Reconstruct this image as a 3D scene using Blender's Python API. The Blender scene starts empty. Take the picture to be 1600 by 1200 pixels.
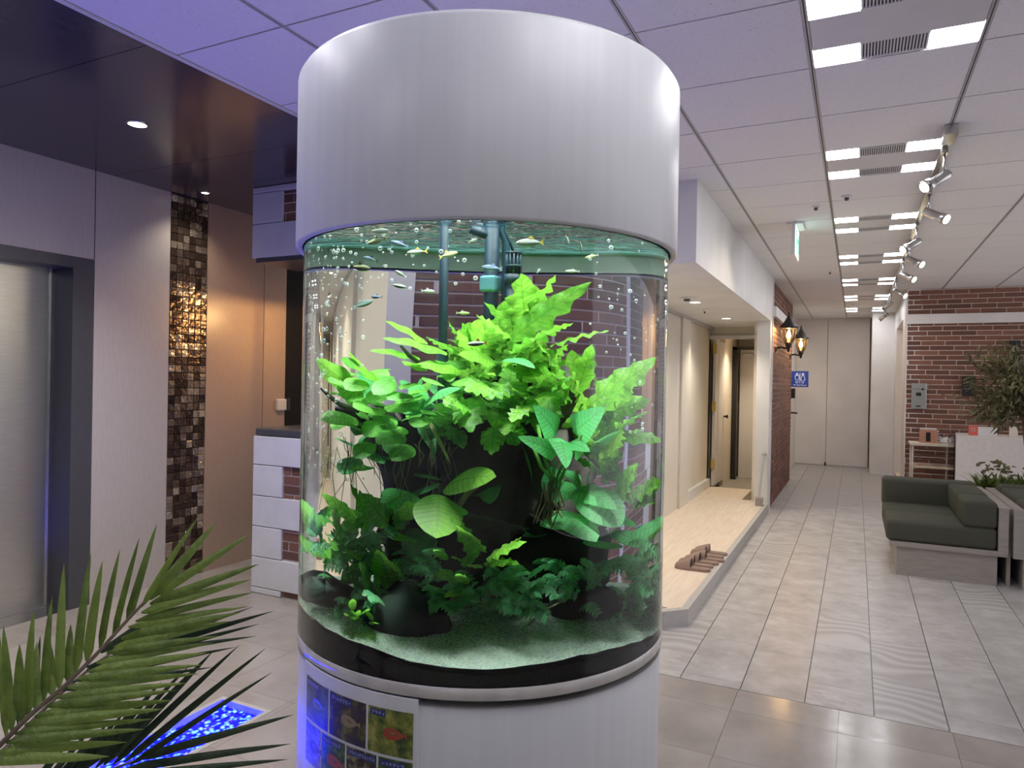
import bpy, bmesh, math, random
from mathutils import Vector, Matrix
R_ = random.Random(7)
SC = bpy.context.scene
COL = SC.collection
# ------------------------------------------------------------------ camera
CAM_H = 1.52; FPX = 1100.0
yaw = math.atan(538/1100); pitch = -math.atan(5/1100); roll = math.atan(.0187)
_f0 = Vector((-math.sin(yaw), math.cos(yaw), 0)); _r0 = Vector((math.cos(yaw), math.sin(yaw), 0)); _u0 = Vector((0, 0, 1))
FW = _f0*math.cos(pitch)+_u0*math.sin(pitch); _u1 = _u0*math.cos(pitch)-_f0*math.sin(pitch)
RT = _r0*math.cos(roll)+_u1*math.sin(roll); UP = _u1*math.cos(roll)-_r0*math.sin(roll)
EYE = Vector((0, 0, CAM_H))
cam = bpy.data.objects.new('camera', bpy.data.cameras.new('camera')); COL.objects.link(cam)
cam.data.sensor_width = 36; cam.data.lens = 36*FPX/1600; cam.data.clip_start = .02
m = Matrix((RT, UP, -FW)).transposed().to_4x4(); m.translation = EYE
cam.matrix_world = m; SC.camera = cam
# ------------------------------------------------------------------ world, exposure
SC.view_settings.view_transform = 'Standard'; SC.view_settings.look = 'None'
SC.view_settings.gamma = 1; SC.view_settings.use_curve_mapping = False
SC.view_settings.exposure = 0.18
W = bpy.data.worlds.new('world'); SC.world = W; W.use_nodes = True
W.node_tree.nodes['Background'].inputs[0].default_value = (.95, .93, 1, 1)
W.node_tree.nodes['Background'].inputs[1].default_value = 1.35
PANEL_E = 24.0; SPOT_W = 34.0; DOWN_W = 40.0; TANK_W = 1.0; BLUE_E = 21.0
cy = SC.cycles
cy.caustics_reflective = False; cy.caustics_refractive = False
cy.max_bounces = 14; cy.diffuse_bounces = 4; cy.glossy_bounces = 5; cy.transmission_bounces = 12; cy.transparent_max_bounces = 10
cy.sample_clamp_indirect = 4
CZ = 2.84            # ceiling height

# ------------------------------------------------------------------ pixel rays (survey of the photograph)
def ray(x, y): return FW+RT*((x-800)/FPX)-UP*((y-600)/FPX)
def at_depth(x, y, z): return EYE+ray(x, y)*z
def on_z(x, y, z):
    d = ray(x, y); return EYE+d*((z-CAM_H)/d.z)
def on_x(x, y, X):
    d = ray(x, y); return EYE+d*(X/d.x)
def on_y(x, y, Y):
    d = ray(x, y); return EYE+d*(Y/d.y)

# ------------------------------------------------------------------ material helpers
def nodes(name):
    mt = bpy.data.materials.new(name); mt.use_nodes = True
    nt = mt.node_tree; return mt, nt, nt.nodes['Principled BSDF']
def N(nt, t, **k):
    n = nt.nodes.new(t)
    for a, b in k.items(): setattr(n, a, b)
    return n
def ramp(nt, fac, stops):
    r = N(nt, 'ShaderNodeValToRGB'); e = r.color_ramp.elements
    while len(e) < len(stops): e.new(.5)
    for i, (p, c) in enumerate(stops): e[i].position = p; e[i].color = (*c, 1)
    nt.links.new(fac, r.inputs[0]); return r.outputs[0]
def coord(nt, kind='Object', scale=(1, 1, 1), offset_random=False):
    c = N(nt, 'ShaderNodeTexCoord'); mp = N(nt, 'ShaderNodeMapping'); mp.inputs['Scale'].default_value = scale
    nt.links.new(c.outputs[kind], mp.inputs[0])
    if offset_random:
        oi = N(nt, 'ShaderNodeObjectInfo'); ml = N(nt, 'ShaderNodeMath', operation='MULTIPLY'); ml.inputs[1].default_value = 57
        nt.links.new(oi.outputs['Random'], ml.inputs[0]); nt.links.new(ml.outputs[0], mp.inputs['Location'])
    return mp.outputs[0]
def world_coord(nt, scale=(1, 1, 1)):
    g = N(nt, 'ShaderNodeNewGeometry'); mp = N(nt, 'ShaderNodeMapping'); mp.inputs['Scale'].default_value = scale
    nt.links.new(g.outputs['Position'], mp.inputs[0]); return mp.outputs[0]
def noise(nt, vec, scale, detail=3, rough=.5):
    n = N(nt, 'ShaderNodeTexNoise'); n.inputs['Scale'].default_value = scale; n.inputs['Detail'].default_value = detail; n.inputs['Roughness'].default_value = rough
    nt.links.new(vec, n.inputs['Vector']); return n.outputs['Fac']
def bump(nt, p, h, strength=.2, dist=.01):
    b = N(nt, 'ShaderNodeBump'); b.inputs['Strength'].default_value = strength; b.inputs['Distance'].default_value = dist
    nt.links.new(h, b.inputs['Height']); nt.links.new(b.outputs[0], p.inputs['Normal'])
def mat(name, c, rough=.5, metal=0, c2=None, nscale=20, stretch=(1, 1, 1), bmp=0, lo=.35, hi=.65, spec=.5, detail=3, coat=0):
    mt, nt, p = nodes(name)
    p.inputs['Base Color'].default_value = (*c, 1); p.inputs['Roughness'].default_value = rough; p.inputs['Metallic'].default_value = metal
    p.inputs['Specular IOR Level'].default_value = spec; p.inputs['Coat Weight'].default_value = coat
    f = noise(nt, world_coord(nt, stretch), nscale, detail)
    c2 = c2 or tuple(v*.92 for v in c)
    nt.links.new(ramp(nt, f, [(lo, c2), (hi, c)]), p.inputs['Base Color'])
    if bmp: bump(nt, p, f, bmp, .004)
    return mt
def emit(name, c, s):
    mt, nt, p = nodes(name)
    p.inputs['Base Color'].default_value = (*c, 1); p.inputs['Emission Color'].default_value = (*c, 1); p.inputs['Emission Strength'].default_value = s
    p.inputs['Roughness'].default_value = .6
    return mt
M = {}
M['white'] = mat('white_paint', (.74, .73, .72), .5, nscale=3)
M['cream'] = mat('cream_wall', (.78, .72, .62), .55, nscale=2)
M['capwhite'] = mat('cap_white', (.78, .79, .83), .38, c2=(.75, .76, .80), nscale=40, stretch=(1, 1, .04))
M['quoin'] = mat('quoin_white', (.66, .66, .70), .5, nscale=8)
M['panelgrey'] = mat('panel_grey', (.47, .435, .41), .36, c2=(.44, .405, .385), nscale=60, stretch=(1, 1, .2))
M['panelbrown'] = mat('panel_brown', (.42, .31, .24), .34, c2=(.39, .285, .22), nscale=80, stretch=(1, 1, .2))
M['blackpanel'] = mat('black_panel', (.012, .01, .01), .7, spec=.2)
M['darkframe'] = mat('dark_frame', (.085, .088, .10), .35, metal=.3)
M['darkceil'] = mat('dark_ceiling', (.062, .052, .062), .17, c2=(.055, .047, .057), nscale=30)
M['steel'] = mat('brushed_steel', (.64, .64, .60), .3, metal=1, c2=(.57, .57, .54), nscale=60, stretch=(.15, .15, 5))
M['chrome'] = mat('satin_metal', (.55, .54, .53), .25, metal=1)
M['black'] = mat('black_plastic', (.012, .012, .013), .4)
M['ironblack'] = mat('black_iron', (.018, .016, .015), .45)
M['greydoor'] = mat('grey_door', (.74, .71, .70), .45, nscale=2)
M['wood_floor'] = mat('pale_wood', (.78, .67, .55), .42, c2=(.70, .58, .46), nscale=7, stretch=(6, .5, 1), detail=6)
M['edge_grey'] = mat('grey_edging', (.48, .46, .44), .5)
M['mortar'] = mat('mortar', (.68, .57, .50), .8, nscale=40)
M['fabric'] = mat('green_fabric', (.078, .082, .064), .9, c2=(.066, .069, .054), nscale=300, bmp=.25, spec=.2)
M['concrete'] = mat('concrete_board', (.36, .325, .295), .6, c2=(.31, .28, .255), nscale=9, stretch=(1, 1, 6), detail=5)
M['slipper'] = mat('slipper_felt', (.33, .24, .20), .9, c2=(.28, .20, .165), nscale=200, spec=.2)
M['gold'] = mat('brass', (.62, .48, .16), .3, metal=1)
M['lamp_glow'] = emit('lantern_bulb', (1, .62, .25), 40)
M['lightpanel'] = emit('light_panel', (.98, .97, 1), PANEL_E)
M['down'] = emit('downlight_lens', (1, .86, .62), 14)
M['downwhite'] = emit('downlight_white', (1, .97, .92), 14)
M['spotlens'] = emit('spot_lens', (1, .86, .55), 16)
M['pipe'] = mat('blue_pipe', (.008, .032, .058), .5, c2=(.005, .024, .044), nscale=60)
M['pipedark'] = mat('dark_teal_pipe', (.008, .04, .06), .45)
M['clip'] = mat('pale_blue_clip', (.22, .50, .68), .45)
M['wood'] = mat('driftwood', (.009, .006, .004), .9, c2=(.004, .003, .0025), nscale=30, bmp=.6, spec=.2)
M['twig'] = mat('pale_twig', (.30, .22, .15), .8, c2=(.2, .14, .1), nscale=60)
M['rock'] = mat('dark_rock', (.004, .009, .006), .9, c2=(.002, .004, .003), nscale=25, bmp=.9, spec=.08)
M['root'] = mat('fine_root', (.16, .15, .06), .8)
M['soil'] = mat('dark_soil', (.035, .028, .022), .9, c2=(.008, .007, .006), nscale=260, lo=.45, hi=.7)
M['sand'] = mat('pale_sand', (.52, .62, .52), .9, c2=(.10, .13, .11), nscale=170, lo=.36, hi=.6, bmp=.8)
M['trunk'] = mat('bark', (.16, .12, .085), .85, nscale=40, bmp=.5)
M['pot'] = mat('pot', (.5, .5, .5), .5)
M['red'] = mat('red_card', (.72, .13, .10), .5)
M['pinkbox'] = mat('pink_box', (.52, .26, .19), .6)
M['rackwhite'] = mat('rack_metal', (.66, .62, .58), .4)
M['kioskwhite'] = mat('counter_white', (.76, .71, .69), .45)

def brick_mat():
    mt, nt, p = nodes('brick')
    oi = N(nt, 'ShaderNodeObjectInfo'); g = N(nt, 'ShaderNodeNewGeometry')
    ad = N(nt, 'ShaderNodeMath', operation='ADD'); fr = N(nt, 'ShaderNodeMath', operation='FRACT')
    nt.links.new(oi.outputs['Random'], ad.inputs[0]); nt.links.new(g.outputs['Random Per Island'], ad.inputs[1]); nt.links.new(ad.outputs[0], fr.inputs[0])
    c = ramp(nt, fr.outputs[0], [(0, (.145, .068, .05)), (.5, (.225, .102, .070)), (1, (.31, .145, .098))])
    f = noise(nt, world_coord(nt), 60, 4)
    mx = N(nt, 'ShaderNodeMix', data_type='RGBA', blend_type='MULTIPLY'); mx.inputs[0].default_value = .5
    nt.links.new(c, mx.inputs[6]); nt.links.new(f, mx.inputs[7]); nt.links.new(mx.outputs[2], p.inputs['Base Color'])
    p.inputs['Roughness'].default_value = .75; bump(nt, p, f, .4, .004)
    return mt
M['brick'] = brick_mat()
def mosaic_mat():
    mt, nt, p = nodes('mosaic_tile')
    oi = N(nt, 'ShaderNodeObjectInfo')
    nt.links.new(ramp(nt, oi.outputs['Random'], [(0, (.06, .04, .03)), (.55, (.15, .105, .08)), (.8, (.34, .27, .21)), (1, (.6, .52, .42))]), p.inputs['Base Color'])
    p.inputs['Metallic'].default_value = .75; p.inputs['Roughness'].default_value = .22
    f = noise(nt, world_coord(nt), 26, 2); bump(nt, p, f, .5, .02)
    return mt
M['mosaic'] = mosaic_mat()
def ceil_mat():
    mt, nt, p = nodes('ceiling_tile')
    w = world_coord(nt)
    v = N(nt, 'ShaderNodeTexVoronoi'); v.inputs['Scale'].default_value = 55; nt.links.new(w, v.inputs['Vector'])
    f = noise(nt, w, 140, 2)
    mn = N(nt, 'ShaderNodeMath', operation='ADD'); nt.links.new(v.outputs['Distance'], mn.inputs[0]); nt.links.new(f, mn.inputs[1])
    nt.links.new(ramp(nt, mn.outputs[0], [(.42, (.36, .34, .34)), (.52, (.80, .785, .775)), (1, (.84, .83, .82))]), p.inputs['Base Color'])
    p.inputs['Roughness'].default_value = .85
    return mt
M['ceil'] = ceil_mat()
def stone_mat():
    mt, nt, p = nodes('stone_tile')
    v = coord(nt, 'Object', (1, 1, 1), True)
    oi = N(nt, 'ShaderNodeObjectInfo')
    # soft cloudy stone
    cl = ramp(nt, noise(nt, v, 5, 7, .62), [(.3, (0.320, 0.306, 0.296)), (.5, (0.432, 0.416, 0.409)), (.7, (0.544, 0.534, 0.530))])
    # agate bands
    wv = N(nt, 'ShaderNodeTexWave'); wv.inputs['Scale'].default_value = 2.8; wv.inputs['Distortion'].default_value = 3; wv.inputs['Detail'].default_value = 2.5; wv.inputs['Detail Scale'].default_value = .55
    wv.bands_direction = 'Y'
    nz = N(nt, 'ShaderNodeTexNoise'); nz.inputs['Scale'].default_value = 1.7; nz.inputs['Detail'].default_value = 1; nt.links.new(v, nz.inputs['Vector'])
    mad = N(nt, 'ShaderNodeVectorMath', operation='MULTIPLY_ADD'); mad.inputs[1].default_value = (.7, .7, .7); nt.links.new(nz.outputs['Color'], mad.inputs[0]); nt.links.new(v, mad.inputs[2])
    nt.links.new(mad.outputs[0], wv.inputs['Vector'])
    ag = ramp(nt, wv.outputs['Fac'], [(.0, (0.368, 0.350, 0.342)), (.5, (0.432, 0.416, 0.409)), (1, (0.504, 0.493, 0.488))])
    # flaky terrazzo
    vo = N(nt, 'ShaderNodeTexVoronoi'); vo.inputs['Scale'].default_value = 30; mp = N(nt, 'ShaderNodeMapping'); mp.inputs['Scale'].default_value = (.6, 1.6, 1)
    nt.links.new(v, mp.inputs[0]); nt.links.new(mp.outputs[0], vo.inputs['Vector'])
    te = ramp(nt, vo.outputs['Color'], [(.2, (0.368, 0.346, 0.334)), (.5, (0.464, 0.444, 0.434)), (.85, (0.560, 0.546, 0.534))])
    def mixsel(a, b, lo):
        gt = N(nt, 'ShaderNodeMath', operation='GREATER_THAN'); gt.inputs[1].default_value = lo; nt.links.new(oi.outputs['Random'], gt.inputs[0])
        mx = N(nt, 'ShaderNodeMix', data_type='RGBA'); nt.links.new(gt.outputs[0], mx.inputs[0]); nt.links.new(a, mx.inputs[6]); nt.links.new(b, mx.inputs[7]); return mx.outputs[2]
    half = N(nt, 'ShaderNodeMix', data_type='RGBA'); half.inputs[0].default_value = .55; nt.links.new(te, half.inputs[6]); nt.links.new(cl, half.inputs[7])
    c = mixsel(mixsel(cl, ag, .58), half.outputs[2], .78)
    nt.links.new(c, p.inputs['Base Color']); p.inputs['Roughness'].default_value = .36; p.inputs['Specular IOR Level'].default_value = .4
    return mt
M['stone'] = stone_mat()
def dark_tile_mat():
    mt, nt, p = nodes('vinyl_tile')
    v = coord(nt, 'Object', (1, 1, 1), True)
    f = noise(nt, v, 3.2, 6, .6)
    nt.links.new(ramp(nt, f, [(.3, (.31, .28, .26)), (.7, (.42, .385, .36))]), p.inputs['Base Color'])
    nt.links.new(ramp(nt, noise(nt, world_coord(nt), 18, 4), [(.3, (.10, .10, .10)), (.7, (.24, .24, .24))]), p.inputs['Roughness'])
    bump(nt, p, noise(nt, world_coord(nt), 160, 2), .05, .002)
    return mt
M['vinyl'] = dark_tile_mat()
def leaf_mat(name, c_lo, c_hi, trans=.45, vein=True, rough=.4, tip=None):
    mt = bpy.data.materials.new(name); mt.use_nodes = True; nt = mt.node_tree; nt.nodes.clear()
    out = N(nt, 'ShaderNodeOutputMaterial')
    oi = N(nt, 'ShaderNodeObjectInfo'); g = N(nt, 'ShaderNodeNewGeometry')
    ad = N(nt, 'ShaderNodeMath', operation='ADD'); fr = N(nt, 'ShaderNodeMath', operation='FRACT')
    nt.links.new(oi.outputs['Random'], ad.inputs[0]); nt.links.new(g.outputs['Random Per Island'], ad.inputs[1]); nt.links.new(ad.outputs[0], fr.inputs[0])
    f = noise(nt, world_coord(nt), 45, 3)
    av = N(nt, 'ShaderNodeMath', operation='MULTIPLY_ADD'); nt.links.new(fr.outputs[0], av.inputs[0]); av.inputs[1].default_value = .6
    nt.links.new(f, av.inputs[2])
    c = ramp(nt, av.outputs[0], [(.3, c_lo), (1.0, c_hi)])
    tc = N(nt, 'ShaderNodeTexCoord'); sx = N(nt, 'ShaderNodeSeparateXYZ'); nt.links.new(tc.outputs['UV'], sx.inputs[0])
    ab = N(nt, 'ShaderNodeMath', operation='ABSOLUTE'); nt.links.new(sx.outputs[0], ab.inputs[0])
    vv = N(nt, 'ShaderNodeMath', operation='MULTIPLY_ADD'); nt.links.new(ab.outputs[0], vv.inputs[0]); vv.inputs[1].default_value = -.12; nt.links.new(sx.outputs[1], vv.inputs[2])
    wv = N(nt, 'ShaderNodeMath', operation='MULTIPLY'); nt.links.new(vv.outputs[0], wv.inputs[0]); wv.inputs[1].default_value = 60
    sn = N(nt, 'ShaderNodeMath', operation='SINE'); nt.links.new(wv.outputs[0], sn.inputs[0])
    vein_c = ramp(nt, sn.outputs[0], [(.0, (1, 1, 1)), (.55, (.95, .97, .9)), (1, (.62, .70, .55))])
    rib_c = ramp(nt, ab.outputs[0], [(.0, (.55, .62, .45)), (.10, (1, 1, 1))])
    m_a = N(nt, 'ShaderNodeMix', data_type='RGBA', blend_type='MULTIPLY'); m_a.inputs[0].default_value = 1 if vein else 0; nt.links.new(c, m_a.inputs[6]); nt.links.new(vein_c, m_a.inputs[7])
    m_b = N(nt, 'ShaderNodeMix', data_type='RGBA', blend_type='MULTIPLY'); m_b.inputs[0].default_value = 1 if vein else 0; nt.links.new(m_a.outputs[2], m_b.inputs[6]); nt.links.new(rib_c, m_b.inputs[7]); c = m_b.outputs[2]
    df = N(nt, 'ShaderNodeBsdfDiffuse'); tr = N(nt, 'ShaderNodeBsdfTranslucent'); gl = N(nt, 'ShaderNodeBsdfGlossy'); gl.inputs['Roughness'].default_value = rough
    nt.links.new(c, df.inputs[0]); nt.links.new(c, tr.inputs[0])
    m1 = N(nt, 'ShaderNodeMixShader'); m1.inputs[0].default_value = trans; nt.links.new(df.outputs[0], m1.inputs[1]); nt.links.new(tr.outputs[0], m1.inputs[2])
    m2 = N(nt, 'ShaderNodeMixShader'); m2.inputs[0].default_value = .035; nt.links.new(m1.outputs[0], m2.inputs[1]); nt.links.new(gl.outputs[0], m2.inputs[2])
    b = N(nt, 'ShaderNodeBump'); b.inputs['Strength'].default_value = .5; b.inputs['Distance'].default_value = .004
    nt.links.new(noise(nt, world_coord(nt), 120, 2), b.inputs['Height'])
    for s in (df, tr, gl): nt.links.new(b.outputs[0], s.inputs['Normal'])
    nt.links.new(m2.outputs[0], out.inputs[0])
    return mt
M['fern'] = leaf_mat('fern_leaf', (.05, .22, .018), (.26, .54, .065), .45)
M['anubias'] = leaf_mat('oval_leaf', (.05, .23, .04), (.22, .52, .10), .4)
M['bigleaf'] = leaf_mat('heart_leaf', (.07, .36, .13), (.16, .55, .20), .4)
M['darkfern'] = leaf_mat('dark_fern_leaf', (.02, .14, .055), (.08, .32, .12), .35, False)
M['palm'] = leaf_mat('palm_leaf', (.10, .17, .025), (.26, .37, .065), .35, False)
M['palmshade'] = leaf_mat('palm_leaf_shaded', (.02, .04, .016), (.05, .08, .03), .3, False)  # shade painted in: darker copy of the palm leaf for shadowed fronds
M['olive'] = leaf_mat('olive_leaf', (.05, .055, .025), (.20, .19, .10), .25, False)
M['shrub'] = leaf_mat('shrub_leaf', (.04, .08, .018), (.17, .23, .06), .3, False)
def glass(name, ior, c=(1, 1, 1)):
    mt = bpy.data.materials.new(name); mt.use_nodes = True; nt = mt.node_tree; nt.nodes.clear()
    out = N(nt, 'ShaderNodeOutputMaterial'); g = N(nt, 'ShaderNodeBsdfGlass'); g.inputs['IOR'].default_value = ior; g.inputs['Roughness'].default_value = 0
    g.inputs['Color'].default_value = (*c, 1); nt.links.new(g.outputs[0], out.inputs[0]); return mt
M['acrylic'] = glass('acrylic', 1.49, (.975, .99, .985))
M['water'] = glass('water_body', 1.333/1.49, (.97, .99, .985))
def surface_mat():
    mt = bpy.data.materials.new('water_surface'); mt.use_nodes = True; nt = mt.node_tree; nt.nodes.clear()
    out = N(nt, 'ShaderNodeOutputMaterial'); fr = N(nt, 'ShaderNodeFresnel'); fr.inputs[0].default_value = 1.333
    gl = N(nt, 'ShaderNodeBsdfGlossy'); gl.inputs['Roughness'].default_value = .02; gl.inputs['Color'].default_value = (.9, .97, .96, 1)
    tr = N(nt, 'ShaderNodeBsdfTransparent'); mx = N(nt, 'ShaderNodeMixShader')
    b = N(nt, 'ShaderNodeBump'); b.inputs['Strength'].default_value = .9; b.inputs['Distance'].default_value = .02
    nt.links.new(noise(nt, world_coord(nt), 22, 2), b.inputs['Height']); nt.links.new(b.outputs[0], gl.inputs['Normal'])
    nt.links.new(fr.outputs[0], mx.inputs[0]); nt.links.new(tr.outputs[0], mx.inputs[1]); nt.links.new(gl.outputs[0], mx.inputs[2]); nt.links.new(mx.outputs[0], out.inputs[0])
    return mt
M['surface'] = surface_mat()
def bubble_mat():
    mt = bpy.data.materials.new('bubble'); mt.use_nodes = True; nt = mt.node_tree; nt.nodes.clear()
    out = N(nt, 'ShaderNodeOutputMaterial'); lw = N(nt, 'ShaderNodeLayerWeight'); lw.inputs[0].default_value = .62
    gl = N(nt, 'ShaderNodeBsdfGlossy'); gl.inputs['Roughness'].default_value = .25; df = N(nt, 'ShaderNodeBsdfDiffuse'); df.inputs[0].default_value = (.9, .97, 1, 1)
    tr = N(nt, 'ShaderNodeBsdfTransparent'); m0 = N(nt, 'ShaderNodeMixShader'); m0.inputs[0].default_value = .5; mx = N(nt, 'ShaderNodeMixShader')
    nt.links.new(gl.outputs[0], m0.inputs[1]); nt.links.new(df.outputs[0], m0.inputs[2])
    nt.links.new(lw.outputs['Facing'], mx.inputs[0]); nt.links.new(tr.outputs[0], mx.inputs[1]); nt.links.new(m0.outputs[0], mx.inputs[2]); nt.links.new(mx.outputs[0], out.inputs[0])
    return mt
M['bubble'] = bubble_mat()
def thin_glass(name, tint):
    mt = bpy.data.materials.new(name); mt.use_nodes = True; nt = mt.node_tree; nt.nodes.clear()
    out = N(nt, 'ShaderNodeOutputMaterial'); fr = N(nt, 'ShaderNodeFresnel'); fr.inputs[0].default_value = 1.45
    gl = N(nt, 'ShaderNodeBsdfGlossy'); gl.inputs['Roughness'].default_value = .05; tr = N(nt, 'ShaderNodeBsdfTransparent'); tr.inputs[0].default_value = (*tint, 1)
    mx = N(nt, 'ShaderNodeMixShader'); nt.links.new(fr.outputs[0], mx.inputs[0]); nt.links.new(tr.outputs[0], mx.inputs[1]); nt.links.new(gl.outputs[0], mx.inputs[2]); nt.links.new(mx.outputs[0], out.inputs[0]); return mt
M['rim'] = mat('sheen_rim', (.80, .78, .75), .08, c2=(.6, .58, .55), nscale=12)  # clear acrylic's bright reflection painted as an opaque pale colour
M['lampglass'] = thin_glass('lantern_glass', (1, .9, .72))
M['acrylsheet'] = thin_glass('acrylic_sheet', (.93, .93, .96))

# ------------------------------------------------------------------ object helpers
def link(name, me, mt, parent=None, smooth=False):
    if mt is not None and not me.materials: me.materials.append(M[mt] if isinstance(mt, str) else mt)
    if smooth:
        for p in me.polygons: p.use_smooth = True
    o = bpy.data.objects.new(name, me); COL.objects.link(o)
    if parent: adopt(o, parent)
    return o
def adopt(o, parent):
    o.parent = parent
    q = Vector((0, 0, 0)); p = parent
    while p: q = q+p.location+(p.matrix_parent_inverse.translation if p.parent else Vector()); p = p.parent
    o.matrix_parent_inverse = Matrix.Translation(-q)
def build(name, bm, mt, parent=None, smooth=False):
    me = bpy.data.meshes.new(name); bmesh.ops.recalc_face_normals(bm, faces=bm.faces); bm.to_mesh(me); bm.free(); return link(name, me, mt, parent, smooth)
def pyd(name, v, f, mt, parent=None, smooth=False):
    me = bpy.data.meshes.new(name); me.from_pydata([tuple(p) for p in v], [], f); me.update(); return link(name, me, mt, parent, smooth)
def tag(o, label, cat=None, group=None, kind=None):
    o['label'] = label
    if cat: o['category'] = cat
    if group: o['group'] = group
    if kind: o['kind'] = kind
    return o
def thing(name, label, cat, loc=(0, 0, 0), group=None):
    o = bpy.data.objects.new(name, None); COL.objects.link(o); o.location = loc; o.empty_display_size = .05
    return tag(o, label, cat, group)
def struct(name, label, loc=(0, 0, 0)):
    o = bpy.data.objects.new(name, None); COL.objects.link(o); o.location = loc; o.empty_display_size = .05
    o['label'] = label; o['kind'] = 'structure'; o['category'] = name.split('_')[0]; return o
def bx(bm, x0, x1, y0, y1, z0, z1, bev=0, seg=2):
    r = bmesh.ops.create_cube(bm, size=1)['verts']
    for v in r: v.co = Vector(((x0+x1)/2+v.co.x*(x1-x0), (y0+y1)/2+v.co.y*(y1-y0), (z0+z1)/2+v.co.z*(z1-z0)))
    if bev:
        es = {e for v in r for e in v.link_edges}
        bmesh.ops.bevel(bm, geom=list(es), offset=bev, segments=seg, affect='EDGES', profile=.5)
def box(name, x0, x1, y0, y1, z0, z1, mt, parent=None, bev=0, seg=2, smooth=False):
    bm = bmesh.new(); bx(bm, x0, x1, y0, y1, z0, z1, bev, seg); return build(name, bm, mt, parent, smooth)
def tube_geo(pts, rad, n=8, cap=True):
    pts = [Vector(p) for p in pts]; V = []; Fc = []
    if not isinstance(rad, (list, tuple)): rad = [rad]*len(pts)
    ref = Vector((.31, .17, .93)).normalized()
    for i, p in enumerate(pts):
        t = (pts[min(i+1, len(pts)-1)]-pts[max(i-1, 0)]).normalized()
        a = t.cross(ref)
        if a.length < .05: a = t.cross(Vector((1, 0, 0)))
        a.normalize(); b = t.cross(a)
        for k in range(n):
            w = 2*math.pi*k/n; V.append(p+(a*math.cos(w)+b*math.sin(w))*rad[i])
    for i in range(len(pts)-1):
        for k in range(n): Fc.append((i*n+k, i*n+(k+1) % n, (i+1)*n+(k+1) % n, (i+1)*n+k))
    if cap: Fc.append(tuple(range(n))[::-1]); Fc.append(tuple((len(pts)-1)*n+k for k in range(n)))
    return V, Fc
def tube(name, pts, rad, mt, parent=None, n=8): 
    V, Fc = tube_geo(pts, rad, n); return pyd(name, V, Fc, mt, parent, True)
def lathe_geo(prof, c, n=24, axis=Vector((0, 0, 1))):
    c = Vector(c); q = Vector((0, 0, 1)).rotation_difference(axis); V = []; Fc = []
    for r, z in prof:
        for k in range(n):
            w = 2*math.pi*k/n; V.append(c+q @ Vector((r*math.cos(w), r*math.sin(w), z)))
    for i in range(len(prof)-1):
        for k in range(n): Fc.append((i*n+k, i*n+(k+1) % n, (i+1)*n+(k+1) % n, (i+1)*n+k))
    return V, Fc
def lathe(name, prof, c, mt, parent=None, n=24, axis=Vector((0, 0, 1)), smooth=True):
    V, Fc = lathe_geo(prof, c, n, axis); o = pyd(name, V, Fc, mt, parent, smooth)
    return o
def merge(geos):
    V = []; Fc = []
    for v, f in geos:
        k = len(V); V += list(v); Fc += [tuple(i+k for i in q) for q in f]
    return V, Fc
def autosmooth(o, ang=40):
    o.data.shade_smooth() if hasattr(o.data, 'shade_smooth') else None
    try: o.data.set_sharp_from_angle(angle=math.radians(ang))
    except Exception: pass
def boxgeo(x0, x1, y0, y1, z0, z1):
    V = [Vector((x, y, z)) for z in (z0, z1) for x, y in ((x0, y0), (x1, y0), (x1, y1), (x0, y1))]
    return V, [(3, 2, 1, 0), (4, 5, 6, 7), (0, 1, 5, 4), (1, 2, 6, 5), (2, 3, 7, 6), (3, 0, 4, 7)]
_cache = {}
def shared_box(name, cx, cy, cz, sx, sy, sz, mt, parent, bev=0):
    key = (round(sx, 4), round(sy, 4), round(sz, 4), mt, bev)
    if key not in _cache:
        bm = bmesh.new(); bx(bm, -sx/2, sx/2, -sy/2, sy/2, -sz/2, sz/2, bev, 1)
        me = bpy.data.meshes.new(name); bm.to_mesh(me); bm.free(); me.materials.append(M[mt]); _cache[key] = me
    o = bpy.data.objects.new(name, _cache[key]); COL.objects.link(o); o.location = (cx, cy, cz)
    if parent: adopt(o, parent)
    return o

# ------------------------------------------------------------------ floor
floor = struct('floor', 'grey tiled floor, dark vinyl in front and pale stone planks down the corridor')
for q in ((-6, 5, 2.4, 16.5), (-6, 5, -3, .6), (-6, -2.665, .6, 2.4), (-2.355, 5, .6, 2.4)): box('floor_bed', *q, -.12, -.008, 'darkframe', floor)
TW = .4555
nx0 = -10
for i in range(-10, 8):
    x = -.5+i*TW
    for j in range(0, 12):
        y1 = 3.415-j*TW
        if i == -5 and 2 <= j <= 6:
            ya_ = y1-TW
            for xa_, xb_ in ((x, -2.665), (-2.355, x+TW)): shared_box('tile', (xa_+xb_)/2, y1-TW/2, -.0035, xb_-xa_-.001, TW-.0016, .007, 'vinyl', floor)
            if j == 2: shared_box('tile', -2.51, (2.4+y1)/2, -.0035, .309, y1-2.4-.001, .007, 'vinyl', floor)
            continue
        shared_box('tile', x+TW/2, y1-TW/2, -.0035, TW-.0016, TW-.0016, .007, 'vinyl', floor)
    shared_box('tile', x+TW/2, (3.415+3.658)/2, -.0035, TW-.0016, .2414, .007, 'vinyl', floor)
PW = .2985
for i in range(-4, 9):
    x = .103+i*PW; off = [.1, .42, .23, .52, .0, .33][i % 6]
    y = 3.662-off; k = 0
    while y < 9.4:
        a = max(y, 3.662); b = y+.6
        if b-a > .03: shared_box('plank', x+PW/2, (a+b)/2, -.0035, PW-.0045, round(b-a, 3)-.0012, .007, 'stone', floor)
        y = b
    box('plank', x+.002, x+PW-.0025, y+.001, 15.1, -.007, 0, 'stone', floor)
box('far_slab', 2.79, 5, 3.66, 15.1, -.007, 0, 'stone', floor)
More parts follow.
